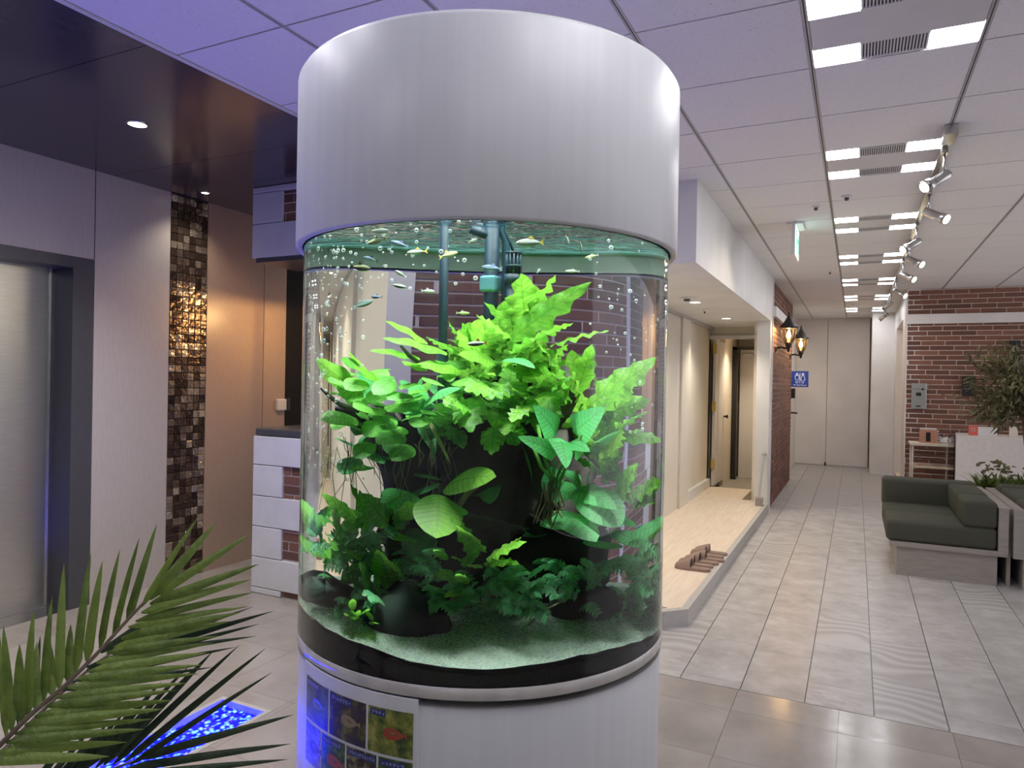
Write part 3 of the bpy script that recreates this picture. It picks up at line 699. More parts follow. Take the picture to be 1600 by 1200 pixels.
sh = thing('shoehorn', 'long grey shoehorn standing in a block against the white corner', 'shoehorn', (-1.0, 8.76, .1))
box('stand', -1.045, -.965, 8.72, 8.80, .1, .20, 'concrete', sh, .004)
V, Fc = tube_geo([(-1.01, 8.76, .18), (-1.0, 8.80, .35), (-.985, 8.85, .55), (-.98, 8.88, .70)], [.016, .012, .014, .013], 6); pyd('horn', V, Fc, 'edge_grey', sh)
box('hook', -1.0, -.955, 8.87, 8.99, .685, .70, 'chrome', sh)

# ------------------------------------------------------------------ sofas
def cushion(name, x0, x1, y0, y1, z0, z1, parent, b=.035): 
    o = box(name, x0, x1, y0, y1, z0, z1, 'fabric', parent, b, 4, True); return o
def sofa(label, x0, flip, Y0):
    """x0: X of the open end; back on the far X side"""
    s = -1 if flip else 1
    t = thing('sofa', label, 'sofa', (x0+s*.4, Y0+.6, 0), 'corner sofas')
    def B(f, name, a, b, *r, **k):
        a, b = x0+s*a, x0+s*b; return f(name, min(a, b), max(a, b), *r, **k)
    B(box, 'plinth', .08, .765, Y0+.03, Y0+1.25, 0, .235, mt='concrete', parent=t)
    B(box, 'tray', .03, .83, Y0, Y0+1.35, .235, .275, mt='concrete', parent=t)
    B(box, 'side_panel', .765, .83, Y0, Y0+1.35, .275, .61, mt='concrete', parent=t)
    B(box, 'rear_panel', .03, .765, Y0+1.31, Y0+1.35, .275, .61, mt='concrete', parent=t)
    B(cushion, 'seat_cushion', 0, .76, Y0+.0, Y0+.56, .276, .445, t)
    B(cushion, 'seat_cushion', 0, .76, Y0+.565, Y0+1.06, .276, .445, t)
    B(cushion, 'back_cushion', .0, .76, Y0+1.05, Y0+1.30, .40, .665, t)
    B(cushion, 'back_cushion', .53, .762, Y0+.0, Y0+.42, .44, .65, t)
    B(cushion, 'back_cushion', .53, .762, Y0+.425, Y0+1.06, .44, .655, t)
sofa('dark green corner sofa on a grey plinth facing the corridor', .24, False, 6.52)
sofa('dark green sofa cut off by the picture edge, back to back with the corner sofa', 1.93, True, 6.50)
tb = thing('sofa_planter', 'grey planter box between the back to back sofas', 'planter', (1.085, 7.4, 0))
box('planter_box', 1.072, 1.098, 6.6, 7.75, .0, .60, 'concrete', tb)
box('planter_box', 1.02, 1.6, 7.92, 8.4, 0, .55, 'concrete', tb)

# ------------------------------------------------------------------ reception wall things
pn = thing('intercom_panel', 'stainless steel intercom panel on the right brick wall', 'intercom', (.75, YB, 1.42))
box('plate', .662, .836, YB-.03, YB-.012, 1.25, 1.588, 'steel', pn, .003); box('display', .715, .775, YB-.034, YB-.029, 1.42, 1.465, 'black', pn)
box('upper_seam', .664, .834, YB-.031, YB-.028, 1.508, 1.512, 'black', pn)
lathe('lock', [(0, 0), (.014, 0), (.014, .012), (0, .014)], (.79, YB-.03, 1.51), 'black', pn, 12, Vector((0, -1, 0)))
box('slot', .715, .77, YB-.034, YB-.029, 1.275, 1.292, 'black', pn)
for nm, a, b, c, d, lab in (('a', 1.232, 1.372, 1.433, 1.69, 'black wall speaker on the brick wall beside the olive tree'), ('b', 1.733, 1.84, 1.87, 2.145, 'higher black wall speaker on the brick wall above the olive tree'), ('c', 1.73, 1.87, 1.43, 1.70, 'black wall speaker mostly hidden behind the olive tree')):
    t = thing('wall_speaker', lab, 'speaker', ((a+b)/2, YB-.04, c), 'black speakers on the brick wall')
    box('cabinet', a, b, YB-.09, YB-.003, c, d, 'black', t, .005)
    for z in (.25, .5, .75): lathe('screw', [(0, 0), (.006, 0), (.005, .003), (0, .003)], (a+.04, YB-.09, c+(d-c)*z), 'chrome', t, 8, Vector((0, -1, 0)))
rk = thing('wire_rack', 'pale metal wire rack against the brick wall beside the white counter', 'rack', (.85, 10.45, 0))
for x in (.655, 1.06):
    for y in (10.22, 10.6): tube('post', [(x, y, 0), (x, y, .80)], .011, 'rackwhite', rk, 8)
box('top_board', .63, 1.085, 10.2, 10.64, .80, .83, 'cream', rk, .003); box('shelf', .66, 1.055, 10.22, 10.6, .52, .545, 'wood_floor', rk)
for z in (.74, .66, .58, .45, .38, .31, .24, .17):
    tube('wire', [(.655, 10.22, z), (1.06, 10.22, z)], .0045, 'rackwhite', rk, 6)
hb = thing('pink_house_box', 'small pink house-shaped box with a dark door on the wire rack', 'box', (.86, 10.4, .83))
box('box_body', .74, .93, 10.33, 10.48, .83, 1.0, 'pinkbox', hb); box('dark_door', .805, .855, 10.326, 10.331, .85, .965, 'black', hb); box('lid', .75, .92, 10.33, 10.48, 1.0, 1.015, 'white', hb)
for k in range(5): box('zigzag_edge', .93, .945, 10.34, 10.47, .84+k*.033, .858+k*.033, 'white', hb)
pp = thing('paper_leaflet', 'white paper leaflet lying at the front of the wire rack top', 'paper', (.70, 10.3, .83)); box('sheet', .655, .735, 10.22, 10.36, .8305, .834, 'white', pp)
bd = thing('paper_bird', 'small white folded paper bird beside the pink box', 'ornament', (1.0, 10.4, .83))
pyd('folded_body', [(.96, 10.4, .85), (1.04, 10.36, .84), (1.04, 10.44, .84), (1.0, 10.4, .90), (.955, 10.4, .93), (1.05, 10.4, .92), (1.0, 10.4, .832)], [(0, 1, 3), (0, 2, 3), (1, 5, 3), (2, 5, 3), (0, 3, 4), (0, 6, 1), (0, 6, 2), (1, 6, 5), (2, 6, 5)], 'white', bd)
rc = thing('reception_counter', 'white reception counter with clear acrylic side by the brick wall', 'counter', (1.9, 9.9, 0))
box('counter_body', 1.05, 3.0, 9.6, 10.2, 0, .985, 'kioskwhite', rc, .004); box('acrylic_side', 1.03, 1.042, 9.6, 10.17, .0, 1.02, 'acrylsheet', rc)
rp = thing('red_card_stand', 'red and white card stand on the white reception counter', 'card', (1.25, 9.7, .985))
box('red_card', 1.185, 1.275, 9.70, 9.715, .986, 1.10, 'red', rp); box('white_card', 1.275, 1.46, 9.70, 9.712, .986, 1.09, 'white', rp)
stroke('card_mark', [(1.215, 1.035), (1.215, 1.07), (1.245, 1.07), (1.245, 1.035), (1.215, 1.035)], .006, 9.699, 'white', rp)
yc = thing('yellow_folder', 'pale yellow folder on the reception counter under the olive tree', 'folder', (1.60, 9.75, .985)); box('cover', 1.58, 1.66, 9.72, 9.74, .986, 1.10, 'cream', yc); box('back_cover', 1.58, 1.66, 9.745, 9.75, .986, 1.105, 'gold', yc)

# ------------------------------------------------------------------ leaf generator
def leaf_geo(base, tip, width, kind='lance', nrm=None, bend=.1, wav=0, fold=.15, phase=0, n=10, freq=4):
    base = Vector(base); tip = Vector(tip); ax = tip-base; L = ax.length
    up = nrm if nrm is not None else Vector((0, 0, 1))
    up = (up-ax*(up.dot(ax)/max(L*L, 1e-9)))
    if up.length < 1e-4: up = ax.orthogonal()
    up.normalize(); V = []; Fc = []
    ctrl = (base+tip)/2+up*bend*L; ss = (-1, -.55, 0, .55, 1)
    for i in range(n+1):
        t = i/n; p = base*(1-t)**2+ctrl*2*t*(1-t)+tip*t*t
        tan = ((ctrl-base)*(1-t)+(tip-ctrl)*t).normalized(); sd = tan.cross(up).normalized(); nn = sd.cross(tan).normalized()
        if kind == 'lance': w = max(math.sin(math.pi*min(1, t**.75*.97+.03)), .0)**.75
        elif kind == 'heart': w = (min(1, t*9)**.5)*max(0, 1-t)**.62*1.12*(1-.15*(1-t)**8)
        elif kind == 'strap': w = min(1, t*7+.25)*max(0, 1-t**2.6)**.8
        else: w = max(math.sin(math.pi*min(1, t*.96+.04)), 0)**.6
        if i == n: w = 0.02
        for s in ss:
            ed = abs(s)**1.5
            wx = w*(1+wav*.26*math.sin(freq*6.283*t+phase+(1.1 if s > 0 else 0))*ed) if wav else w
            off = -fold*abs(s)*w*width*.5+(wav*width*.30*w*math.sin(freq*6.283*t*1.1+phase*1.7+(2 if s > 0 else 0))*ed if wav else 0)
            V.append(p+sd*(s*wx*width*.5)+nn*off)
    m_ = 5
    for i in range(n):
        for k in range(m_-1): Fc.append((i*m_+k, i*m_+k+1, (i+1)*m_+k+1, (i+1)*m_+k))
    return V, Fc
def leaf(parent, mt, *a, name='leaf', **k):
    V, Fc = leaf_geo(*a, **k); o = pyd(name, V, Fc, mt, parent, True)
    uv = o.data.uv_layers.new(name='leaf'); n_ = len(V)//5-1; ids = [0]*len(o.data.loops); o.data.loops.foreach_get('vertex_index', ids)
    uv.data.foreach_set('uv', [q for i in ids for q in ((i % 5)/4*2-1, (i//5)/n_)])
    return o

# ------------------------------------------------------------------ aquarium
TD = 1.8; TA = math.radians(28.2)
TC = Vector((-TD*math.sin(TA), TD*math.cos(TA), 0)); RO = .4507; RI = .436; ZB = .91; ZC = 1.825; ZS = 1.887
VD = Vector((TC.x, TC.y, 0)).normalized(); VR = Vector((VD.y, -VD.x, 0))
def refract(d, n, eta):
    c = -n.dot(d); k = 1-eta*eta*(1-c*c); return d*eta+n*(eta*c-math.sqrt(max(k, 0)))
def hit_cyl(o, d, R, far=False):
    q = o-TC; a = d.x*d.x+d.y*d.y; b = q.x*d.x+q.y*d.y; c = q.x*q.x+q.y*q.y-R*R; s = b*b-a*c
    if s < 0: return None
    return o+d*((-b+(math.sqrt(s) if far else -math.sqrt(s)))/a)
def tank_pt(px, py, dep):
    """the point in the water seen at a pixel, dep metres beyond the tank's axis"""
    d = ray(px, py).normalized(); P = hit_cyl(EYE, d, RO-.002)
    while P is None: px += 3 if px < 750 else -3; d = ray(px, py).normalized(); P = hit_cyl(EYE, d, RO-.002)
    nrm = lambda p: Vector((p.x-TC.x, p.y-TC.y, 0)).normalized()
    d = refract(d, nrm(P), 1/1.49); Q = hit_cyl(P, d, RI)
    if Q is None: return tank_pt(px+(4 if px < 750 else -4), py, dep)
    d = refract(d, nrm(Q), 1.49/1.333)
    t = (dep-(Q-TC).dot(VD))/d.dot(VD); X = Q+d*max(t, .01)
    h = Vector((X.x-TC.x, X.y-TC.y, 0))
    if h.length > RI-.012: h *= (RI-.012)/h.length; X = Vector((TC.x+h.x, TC.y+h.y, X.z))
    return X
aq = thing('aquarium', 'tall white cylindrical planted aquarium with clear acrylic tank in the lobby', 'aquarium', (TC.x, TC.y, 0))
lathe('base_cabinet', [(0, .0), (.447, 0), (.447, .895), (.444, ZB-.006), (.425, ZB-.004), (0, ZB-.004)], TC, 'capwhite', aq, 128)
lathe('sheen_rim', [(.447, ZB-.008), (.4516, ZB-.006), (.4520, ZB+.016), (.4509, ZB+.018)], TC, 'rim', aq, 128)
cp = lathe('cap', [(.4545, ZC+.002), (.458, ZC), (.466, ZC), (.4700, ZC+.006), (.4700, 2.212), (.464, 2.222), (.30, 2.223), (0, 2.223)], TC, 'capwhite', aq, 128)
lathe('cap_lining', [(.4545, ZC+.002), (.4545, 2.2), (0, 2.2)], TC, 'capwhite', aq, 96)
M['inner_sheet'] = mat('standin_lining', (.50, .58, .585), .6)
lathe('standin_band', [(RI-.006, ZC+.004), (RI-.006, ZS+.14)], TC, 'inner_sheet', aq, 96)  # added ring in the water, stands in for the lamp-lit cap wall
def tube_open(name, R, z0, z1, mt): 
    V, Fc = lathe_geo([(R, z0), (R, z1)], TC, 192); return pyd(name, V, Fc, mt, aq, True)
tube_open('acrylic_tank', RO, ZB-.02, ZS+.2, 'acrylic'); tube_open('water', RI, ZB-.02, ZS+.2, 'water')
V = [TC+Vector((0, 0, ZS))]+[TC+Vector(((RI-.004)*math.cos(k*math.pi/48), (RI-.004)*math.sin(k*math.pi/48), ZS)) for k in range(96)]
pyd('water_surface', V, [(0, 1+k, 1+(k+1) % 96) for k in range(96)], 'surface', aq)
lp = lathe('tank_lamp', [(0, 2.17), (.05, 2.17), (.05, 2.19), (0, 2.19)], TC, 'downwhite', aq, 24)
for dx, dy, e, sp, sz in ((.03, .06, 5.5, 150, .24), (-.12, -.05, 3.2, 165, .2), (.15, -.05, 3.2, 165, .2), (0, -.29, 18, 44, .16), (-.22, -.22, 18, 44, .16), (.22, -.22, 18, 44, .16), (-.32, 0, 9, 44, .12), (.32, 0, 9, 44, .12)):
    L = bpy.data.lights.new('tank_light', 'AREA'); L.shape = 'DISK'; L.size = sz; L.energy = TANK_W*e; L.color = (.90, 1, .96); L.spread = math.radians(sp)
    o = bpy.data.objects.new('tank_light', L); COL.objects.link(o); o.location = TC+VR*dx+VD*dy+Vector((0, 0, 2.15)); adopt(o, aq)
tv, tf_ = [], []
for k in range(96):
    for j in range(8):
        a = k*math.pi/48; b = j*math.pi/4; r = RI-.010+.004*math.cos(b); tv.append(TC+Vector((r*math.cos(a), r*math.sin(a), ZS-.004+.004*math.sin(b))))
        tf_.append((k*8+j, ((k+1) % 96)*8+j, ((k+1) % 96)*8+(j+1) % 8, k*8+(j+1) % 8))
M['glint'] = mat('waterline_glint', (.45, .92, .92), .3)  # cyan ring painted as the bright line of light along the water's edge
pyd('waterline_glint', tv, tf_, 'glint', aq, True)
# substrate
sb = thing('substrate', 'dark soil topped with pale sand at the bottom of the aquarium', 'substrate', (TC.x, TC.y, ZB)); sb['kind'] = 'stuff'
def sand_h(x, y):
    r = math.hypot(x, y)/RI; u = x*VR.x+y*VR.y
    return .968-.018*(u/.43)+.014*math.sin(9*u+3*y)*(1-r*.3)+.03*(1-r*r)
n = 72; V = []; Fc = []
rings = [0.001, .06, .12, .18, .24, .29, .33, .37, .40, .42, RI-.004]
for r in rings:
    for k in range(n):
        w = 2*math.pi*k/n; x, y = r*math.cos(w), r*math.sin(w); V.append((TC.x+x, TC.y+y, sand_h(x, y)+R_.uniform(-.0025, .0025)))
for i in range(len(rings)-1):
    for k in range(n): Fc.append((i*n+k, i*n+(k+1) % n, (i+1)*n+(k+1) % n, (i+1)*n+k))
o = pyd('sand', V, Fc, 'sand', sb, True); o['kind'] = 'stuff'
V = []; Fc = []; r = RI-.003
for k in range(n):
    w = 2*math.pi*k/n; x, y = r*math.cos(w), r*math.sin(w); V += [(TC.x+x, TC.y+y, ZB+.016), (TC.x+x, TC.y+y, sand_h(x, y)-.010)]
for k in range(n): Fc.append((2*k, 2*((k+1) % n), 2*((k+1) % n)+1, 2*k+1))
o = pyd('soil', V, Fc, 'soil', sb, True); o['kind'] = 'stuff'

def K4(x, y): return 440+x*.4, 320+y*.4
def K5(x, y): return 440+x*.41667, 700+y*.41667
def T4(x, y, d): return tank_pt(*K4(x, y), d)
def T5(x, y, d): return tank_pt(*K5(x, y), d)
# pipes
t = thing('straight_pipe', 'straight blue pipe standing upright left of centre in the aquarium', 'pipe', T4(620, 600, .05))
a = T4(612, 60, .02); b = T4(628, 640, .02); a.z = 2.1; ln = Vector((b.x, b.y, a.z)); tube('pipe_tube', [(b.x, b.y, 2.1), (b.x, b.y, 1.2)], .0088, 'pipe', t, 14)
lathe('collar', [(.0112, -.02), (.0112, .02)], (b.x, b.y, b.z+.02), 'pipedark', t, 14)
t = thing('return_pipe', 'thick blue return pipe with a pale blue clip in the middle of the aquarium', 'pipe', T4(815, 560, .05))
b = T4(815, 560, .03); tube('pipe_tube', [(b.x, b.y, 2.1), (b.x, b.y, 1.2)], .0142, 'pipe', t, 16)
c = T4(845, 200, .0); tube('side_hose', [Vector((b.x, b.y, ZS+.05))+VR*.01, Vector((b.x, b.y, ZS+.0))+VR*.014, Vector((b.x, b.y, ZS-.03))+VR*.026, Vector((b.x, b.y, ZS-.12))+VR*.027-VD*.01, Vector((b.x, b.y, ZS-.30))+VR*.026, Vector((b.x, b.y, 1.3))+VR*.026], .0075, 'pipedark', t, 10)
tube('outlet', [Vector((b.x, b.y, ZS-.02)), Vector((b.x, b.y, ZS-.012))-VR*.02, Vector((b.x, b.y, ZS-.002))-VR*.04], .011, 'pipe', t, 10)
cz = T4(820, 310, .03).z
box('clip', b.x-.018, b.x+.018, b.y-.019, b.y+.019, cz-.02, cz+.02, 'clip', t, .006)
t = thing('strainer_pipe', 'dark ribbed strainer on a grey blue pipe right of the return pipe', 'pipe', T4(905, 400, .0))
b = T4(905, 300, .0); zt = T4(905, 188, 0).z; zm = T4(905, 292, 0).z
tube('pipe_tube', [(b.x, b.y, zm), (b.x, b.y, 1.3)], .0135, 'pipe', t, 16)
lathe('collar', [(.0, zm+.012), (.0178, zm+.012), (.0178, zm-.014), (0, zm-.014)], (b.x, b.y, 0), 'pipe', t, 18)
lathe('strainer_core', [(0, zt), (.0105, zt), (.0105, zm), (0, zm)], (b.x, b.y, 0), 'pipedark', t, 14)
for k in range(12):
    w = k*math.pi/6; q = Vector((math.cos(w), math.sin(w), 0))*.0135
    tube('strainer_rib', [Vector((b.x, b.y, zm))+q, Vector((b.x, b.y, zt))+q], .0024, 'pipedark', t, 5)
for z in (zt, (zt+zm)/2): lathe('strainer_ring', [(.010, z-.003), (.016, z-.003), (.016, z+.003), (.010, z+.003)], (b.x, b.y, 0), 'pipedark', t, 14)
tube('cable', [Vector((b.x, b.y, zt)), Vector((b.x, b.y, zt+.03))-VR*.01, Vector((b.x, b.y, zt+.05))-VR*.018, Vector((b.x, b.y, 2.05))-VR*.008], .003, 'pipedark', t, 6)

# driftwood
dw = thing('driftwood', 'dark branching driftwood stump in the middle of the aquarium', 'driftwood', (TC.x, TC.y, .97))
def branch(pts, rad, mt='wood', name='branch', n=9, jit=.25):
    P = []; Rd = []
    for i in range(len(pts)-1):
        for k in range(4):
            t = k/4; P.append(Vector(pts[i]).lerp(Vector(pts[i+1]), t)); Rd.append(rad[i]*(1-t)+rad[i+1]*t)
    P.append(Vector(pts[-1])); Rd.append(rad[-1])
    V, Fc = tube_geo(P, Rd, n); V = [v+Vector((R_.uniform(-1, 1), R_.uniform(-1, 1), R_.uniform(-1, 1)))*Rd[i//n]*jit for i, v in enumerate(V)]
    return pyd(name, V, Fc, mt, dw, True)
def U(u, d, z): return Vector((TC.x, TC.y, z))+VR*u+VD*d
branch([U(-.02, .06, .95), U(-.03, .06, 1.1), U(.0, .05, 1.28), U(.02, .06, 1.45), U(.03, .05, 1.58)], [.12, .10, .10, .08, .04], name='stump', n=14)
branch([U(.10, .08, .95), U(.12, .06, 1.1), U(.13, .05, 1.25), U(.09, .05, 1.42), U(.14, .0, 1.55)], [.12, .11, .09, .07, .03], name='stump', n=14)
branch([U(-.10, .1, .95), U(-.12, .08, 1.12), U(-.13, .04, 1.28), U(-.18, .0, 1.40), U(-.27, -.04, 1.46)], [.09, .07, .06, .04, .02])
branch([T4(300, 805, -.2), T4(230, 780, -.22), T4(180, 740, -.24), T4(150, 715, -.25)], [.006, .006, .005, .003], 'black', 'twig', 6, .05)
branch([T4(540, 620, -.18), T4(500, 590, -.2), T4(465, 550, -.2)], [.005, .005, .003], 'black', 'twig', 6, .05)
branch([T4(690, 1180, -.16), T4(725, 1130, -.18), T4(785, 1075, -.2)], [.006, .007, .004], 'twig', 'twig', 7, .1)
branch([T5(640, 265, -.15), T5(740, 275, -.17), T5(800, 285, -.15), T5(900, 310, -.1)], [.012, .014, .012, .01], 'wood', 'branch', 8)
branch([T5(600, 600, -.2), T5(640, 575, -.22), T5(655, 530, -.22)], [.006, .006, .005], 'twig', 'twig', 7, .1)
branch([T5(630, 770, -.26), T5(690, 735, -.25), T5(770, 715, -.2)], [.014, .012, .006], 'twig', 'root_stub', 8, .15)
branch([T5(830, 760, -.26), T5(900, 690, -.22), T5(980, 610, -.2), T5(1060, 570, -.18)], [.004, .003, .003, .002], 'root', 'twig', 5, .05)
def rock(label, c, r):
    bm = bmesh.new(); bmesh.ops.create_icosphere(bm, subdivisions=3, radius=1)
    for v in bm.verts: k = 1+.12*math.sin(v.co.x*5+2)+.1*math.sin(v.co.y*6)+R_.uniform(-.03, .03); v.co = Vector((v.co.x*r[0]*k, v.co.y*r[1]*k, v.co.z*r[2]*k))+c
    o = build('rock', bm, 'rock', None, True); tag(o, label, 'rock', 'rocks in the aquarium')
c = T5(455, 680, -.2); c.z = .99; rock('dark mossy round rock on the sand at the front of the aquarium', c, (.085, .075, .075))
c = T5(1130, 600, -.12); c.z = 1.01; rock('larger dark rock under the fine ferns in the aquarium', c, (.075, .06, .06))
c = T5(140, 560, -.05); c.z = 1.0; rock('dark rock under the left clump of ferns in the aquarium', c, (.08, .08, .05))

# water plants --------------------------------------------------------------
toC = -VD
def nrm_rand(j=.35, up=.75): return (Vector((0, 0, up))+toC*.65+Vector((R_.uniform(-j, j), R_.uniform(-j, j), R_.uniform(-j, j))))
def px_leaf(parent, T, b, t, w, d, mt, kind='lance', wav=0, bend=.08, S=.4, freq=4, dd=-.05, up=.75):
    B = T(b[0], b[1], d+.05); Q = T(t[0], t[1], d+dd)
    mid = T((b[0]+t[0])/2, (b[1]+t[1])/2, d); e = T((b[0]+t[0])/2+10, (b[1]+t[1])/2, d)
    wid = w*1.28*max((e-mid).length, .0006)/10
    leaf(parent, mt, B, Q, wid, kind=kind, nrm=nrm_rand(up=up), bend=bend, wav=wav, phase=R_.uniform(0, 6), freq=freq, n=18 if wav else 9)
f1 = thing('top_fern', 'bright green wavy-leaved fern crowning the driftwood in the aquarium', 'fern', U(.05, -.05, 1.5))
for b, t, w, d in [((960, 480), (935, 268), 120, -.12), ((950, 450), (1072, 270), 75, -.14), ((890, 530), (1208, 302), 95, -.2), ((900, 520), (760, 430), 62, -.2), ((930, 530), (790, 380), 55, -.15),
    ((905, 620), (870, 375), 150, -.05), ((900, 580), (1090, 480), 100, -.22), ((1050, 550), (1280, 492), 62, -.15), ((1020, 500), (1140, 462), 42, -.08), ((1110, 720), (1005, 545), 100, -.24),
    ((1150, 740), (1212, 545), 75, -.16), ((1130, 770), (1045, 555), 95, -.2), ((1180, 800), (1120, 620), 80, -.26), ((1100, 780), (990, 600), 80, -.12), ((720, 580), (790, 450), 105, -.14),
    ((720, 580), (648, 455), 55, -.1), ((740, 620), (640, 545), 60, -.08), ((760, 610), (690, 490), 80, -.2), ((880, 620), (960, 600), 70, -.2), ((840, 600), (1010, 640), 80, -.1), ((800, 640), (740, 560), 80, -.18), ((960, 640), (1040, 610), 70, -.22), ((1000, 700), (930, 610), 80, -.2)]:
    px_leaf(f1, T4, b, t, w, d, 'fern', wav=.55, bend=R_.uniform(.02, .12))
f2 = thing('side_fern', 'bright wavy fern spreading along the right side of the aquarium', 'fern', U(.25, -.05, 1.3))
for T, b, t, w, d in [(T4, (1190, 790), (1460, 597), 115, -.12), (T4, (1240, 820), (1435, 765), 95, -.1), (T4, (1220, 900), (1480, 925), 66, -.1), (T4, (1230, 830), (1330, 690), 80, -.2), (T4, (1280, 1000), (1320, 870), 80, -.16),
    (T4, (1300, 1150), (1390, 1010), 85, -.15), (T4, (1360, 1150), (1475, 1080), 75, -.1), (T5, (1290, 200), (1330, 60), 85, -.18), (T5, (1290, 180), (1420, 130), 70, -.1), (T5, (1310, 220), (1400, 205), 50, -.1), (T5, (1380, 340), (1420, 290), 50, -.05), (T4, (1250, 960), (1170, 900), 70, -.2), (T4, (1250, 1040), (1150, 1000), 70, -.18), (T4, (1300, 1080), (1250, 960), 60, -.1), (T4, (1260, 880), (1380, 850), 60, -.05)]:
    px_leaf(f2, T, b, t, w, d, 'fern', wav=.5)
f3 = thing('left_fern', 'broad pale green leaved plant at the upper left of the aquarium', 'fern', U(-.2, -.1, 1.45))
for b, t, w, d in [((570, 540), (405, 455), 58, -.15), ((645, 578), (395, 522), 88, -.2), ((540, 600), (345, 570), 48, -.18), ((320, 740), (135, 605), 105, -.15), ((390, 720), (255, 565), 100, -.12), ((390, 700), (285, 625), 62, -.2), ((700, 650), (520, 625), 64, -.2), ((830, 610), (690, 585), 64, -.24), ((560, 650), (470, 610), 50, -.24)]:
    px_leaf(f3, T4, b, t, w, d, 'fern', wav=.18, freq=2)
a1 = thing('oval_leaf_plant', 'cluster of oval leaves on the left branch of the aquarium driftwood', 'water plant', U(-.2, -.1, 1.35))
ov = [((330, 690), (250, 722), 62), ((440, 690), (360, 742), 60), ((420, 730), (335, 772), 55), ((505, 742), (415, 762), 55), ((535, 700), (465, 722), 45), ((440, 830), (365, 872), 62), ((390, 850), (325, 905), 62), ((480, 900), (370, 932), 66), ((355, 930), (288, 992), 55), ((505, 940), (430, 1000), 62), ((420, 790), (510, 805), 62), ((270, 760), (195, 738), 52), ((600, 838), (645, 858), 48), ((300, 842), (150, 838), 50), ((360, 800), (280, 790), 50), ((470, 780), (540, 760), 50), ((620, 700), (560, 690), 60), ((680, 690), (750, 700), 60), ((660, 640), (610, 610), 60), ((330, 1020), (300, 1040), 60), ((300, 880), (240, 860), 45), ((560, 830), (520, 870), 60), ((640, 760), (700, 800), 70), ((250, 700), (180, 690), 40), ((480, 840), (540, 830), 50)]
for b, t, w in ov: px_leaf(a1, T4, b, t, w*1.15, R_.uniform(-.28, -.12), 'anubias', kind='oval', bend=.15, dd=-.03)
for i in range(60):
    x = R_.uniform(230, 720); y = R_.uniform(640, 960) - (x < 300)*20
    if x > 520 and y > 900: continue
    an = R_.uniform(0, 6.28); l = R_.uniform(50, 85); px_leaf(a1, T4, (x, y), (x+l*math.cos(an), y+l*.7*math.sin(an)), R_.uniform(38, 62), R_.uniform(-.2, .05), 'anubias', kind='oval', bend=.15, dd=-.03)
a2 = thing('heart_leaf_plant', 'large heart-shaped blue green leaves with hanging roots in the aquarium', 'water plant', U(.12, -.2, 1.3))
for b, t, w, d in [((1075, 900), (985, 785), 140, -.30), ((1140, 890), (1262, 792), 140, -.30), ((1080, 970), (922, 905), 95, -.32), ((1085, 910), (1110, 1030), 120, -.33), ((1120, 930), (1205, 965), 80, -.32), ((1190, 980), (1320, 880), 100, -.22), ((560, 770), (700, 718), 110, -.28), ((880, 600), (990, 640), 90, -.26), ((1180, 1100), (1090, 1040), 100, -.2), ((1150, 1110), (1310, 1190), 120, -.24), ((1190, 930), (1150, 1000), 70, -.2)]:
    px_leaf(a2, T4, b, t, w*.72, d, 'bigleaf', kind='heart', bend=.12, up=.4)
for b, t, w, d in [((1110, 150), (1275, 295), 125, -.24), ((1020, 235), (1180, 352), 115, -.26)]: px_leaf(a2, T5, b, t, w, d, 'bigleaf', kind='oval', bend=.15)
for i, (x0, y0, x1, y1) in enumerate([(985, 950, 1060, 1080), (1070, 1000, 1070, 1090), (1100, 1000, 1075, 1090), (1170, 900, 1085, 1085), (1000, 860, 1065, 1085)]):
    tube('leaf_stem', [T4(x0, y0, -.30), T4((x0+x1)/2-8, (y0+y1)/2+10, -.29), T4(x1, y1, -.27)], .0035, 'anubias', a2, 6)
g = []
for i in range(26):
    x = R_.uniform(1020, 1100); y = R_.uniform(1070, 1120); l = R_.uniform(60, 190)
    g.append(tube_geo([T4(x, y, -.28), T4(x+R_.uniform(-25, 20), y+l*.5, -.27), T4(x+R_.uniform(-45, 25), y+l, -.26)], .0014, 4))
V, Fc = merge(g); pyd('hanging_roots', V, Fc, 'root', a2)['kind'] = 'stuff'
a3 = thing('broad_leaf_plant', 'broad light green leaves low in the centre of the aquarium', 'water plant', U(-.03, -.25, 1.15))
px_leaf(a3, T4, (635, 1110), (838, 1062), 115, -.28, 'fern', kind='oval', bend=.2); px_leaf(a3, T5, (590, 175), (580, 338), 150, -.3, 'fern', kind='oval', bend=.15); px_leaf(a3, T4, (720, 1190), (540, 1180), 110, -.24, 'anubias', kind='oval', bend=.15)
px_leaf(a3, T4, (580, 850), (660, 1010), 14, -.2, 'root', kind='strap')
px_leaf(a3, T4, (520, 1130), (400, 1180), 120, -.1, 'bigleaf', kind='oval', bend=.2); px_leaf(a3, T4, (640, 1090), (520, 1060), 90, -.0, 'bigleaf', kind='oval', bend=.2)
c4 = thing('drooping_fern', 'drooping wavy green leaves under the crown of the aquarium fern', 'fern', U(.0, -.15, 1.38))
for b, t, w in [((720, 760), (745, 888), 100), ((760, 800), (650, 790), 70), ((870, 790), (830, 870), 90), ((900, 810), (870, 900), 80), ((830, 870), (820, 978), 72), ((930, 770), (1075, 752), 55), ((860, 700), (800, 760), 90), ((920, 690), (880, 760), 80), ((960, 780), (900, 850), 70), ((800, 700), (720, 730), 80), ((860, 800), (960, 830), 70), ((740, 680), (830, 660), 70), ((880, 850), (940, 900), 50), ((1000, 770), (900, 720), 70), ((680, 720), (640, 790), 60)]:
    px_leaf(c4, T4, b, t, w, R_.uniform(-.3, -.2), 'fern', wav=.6)
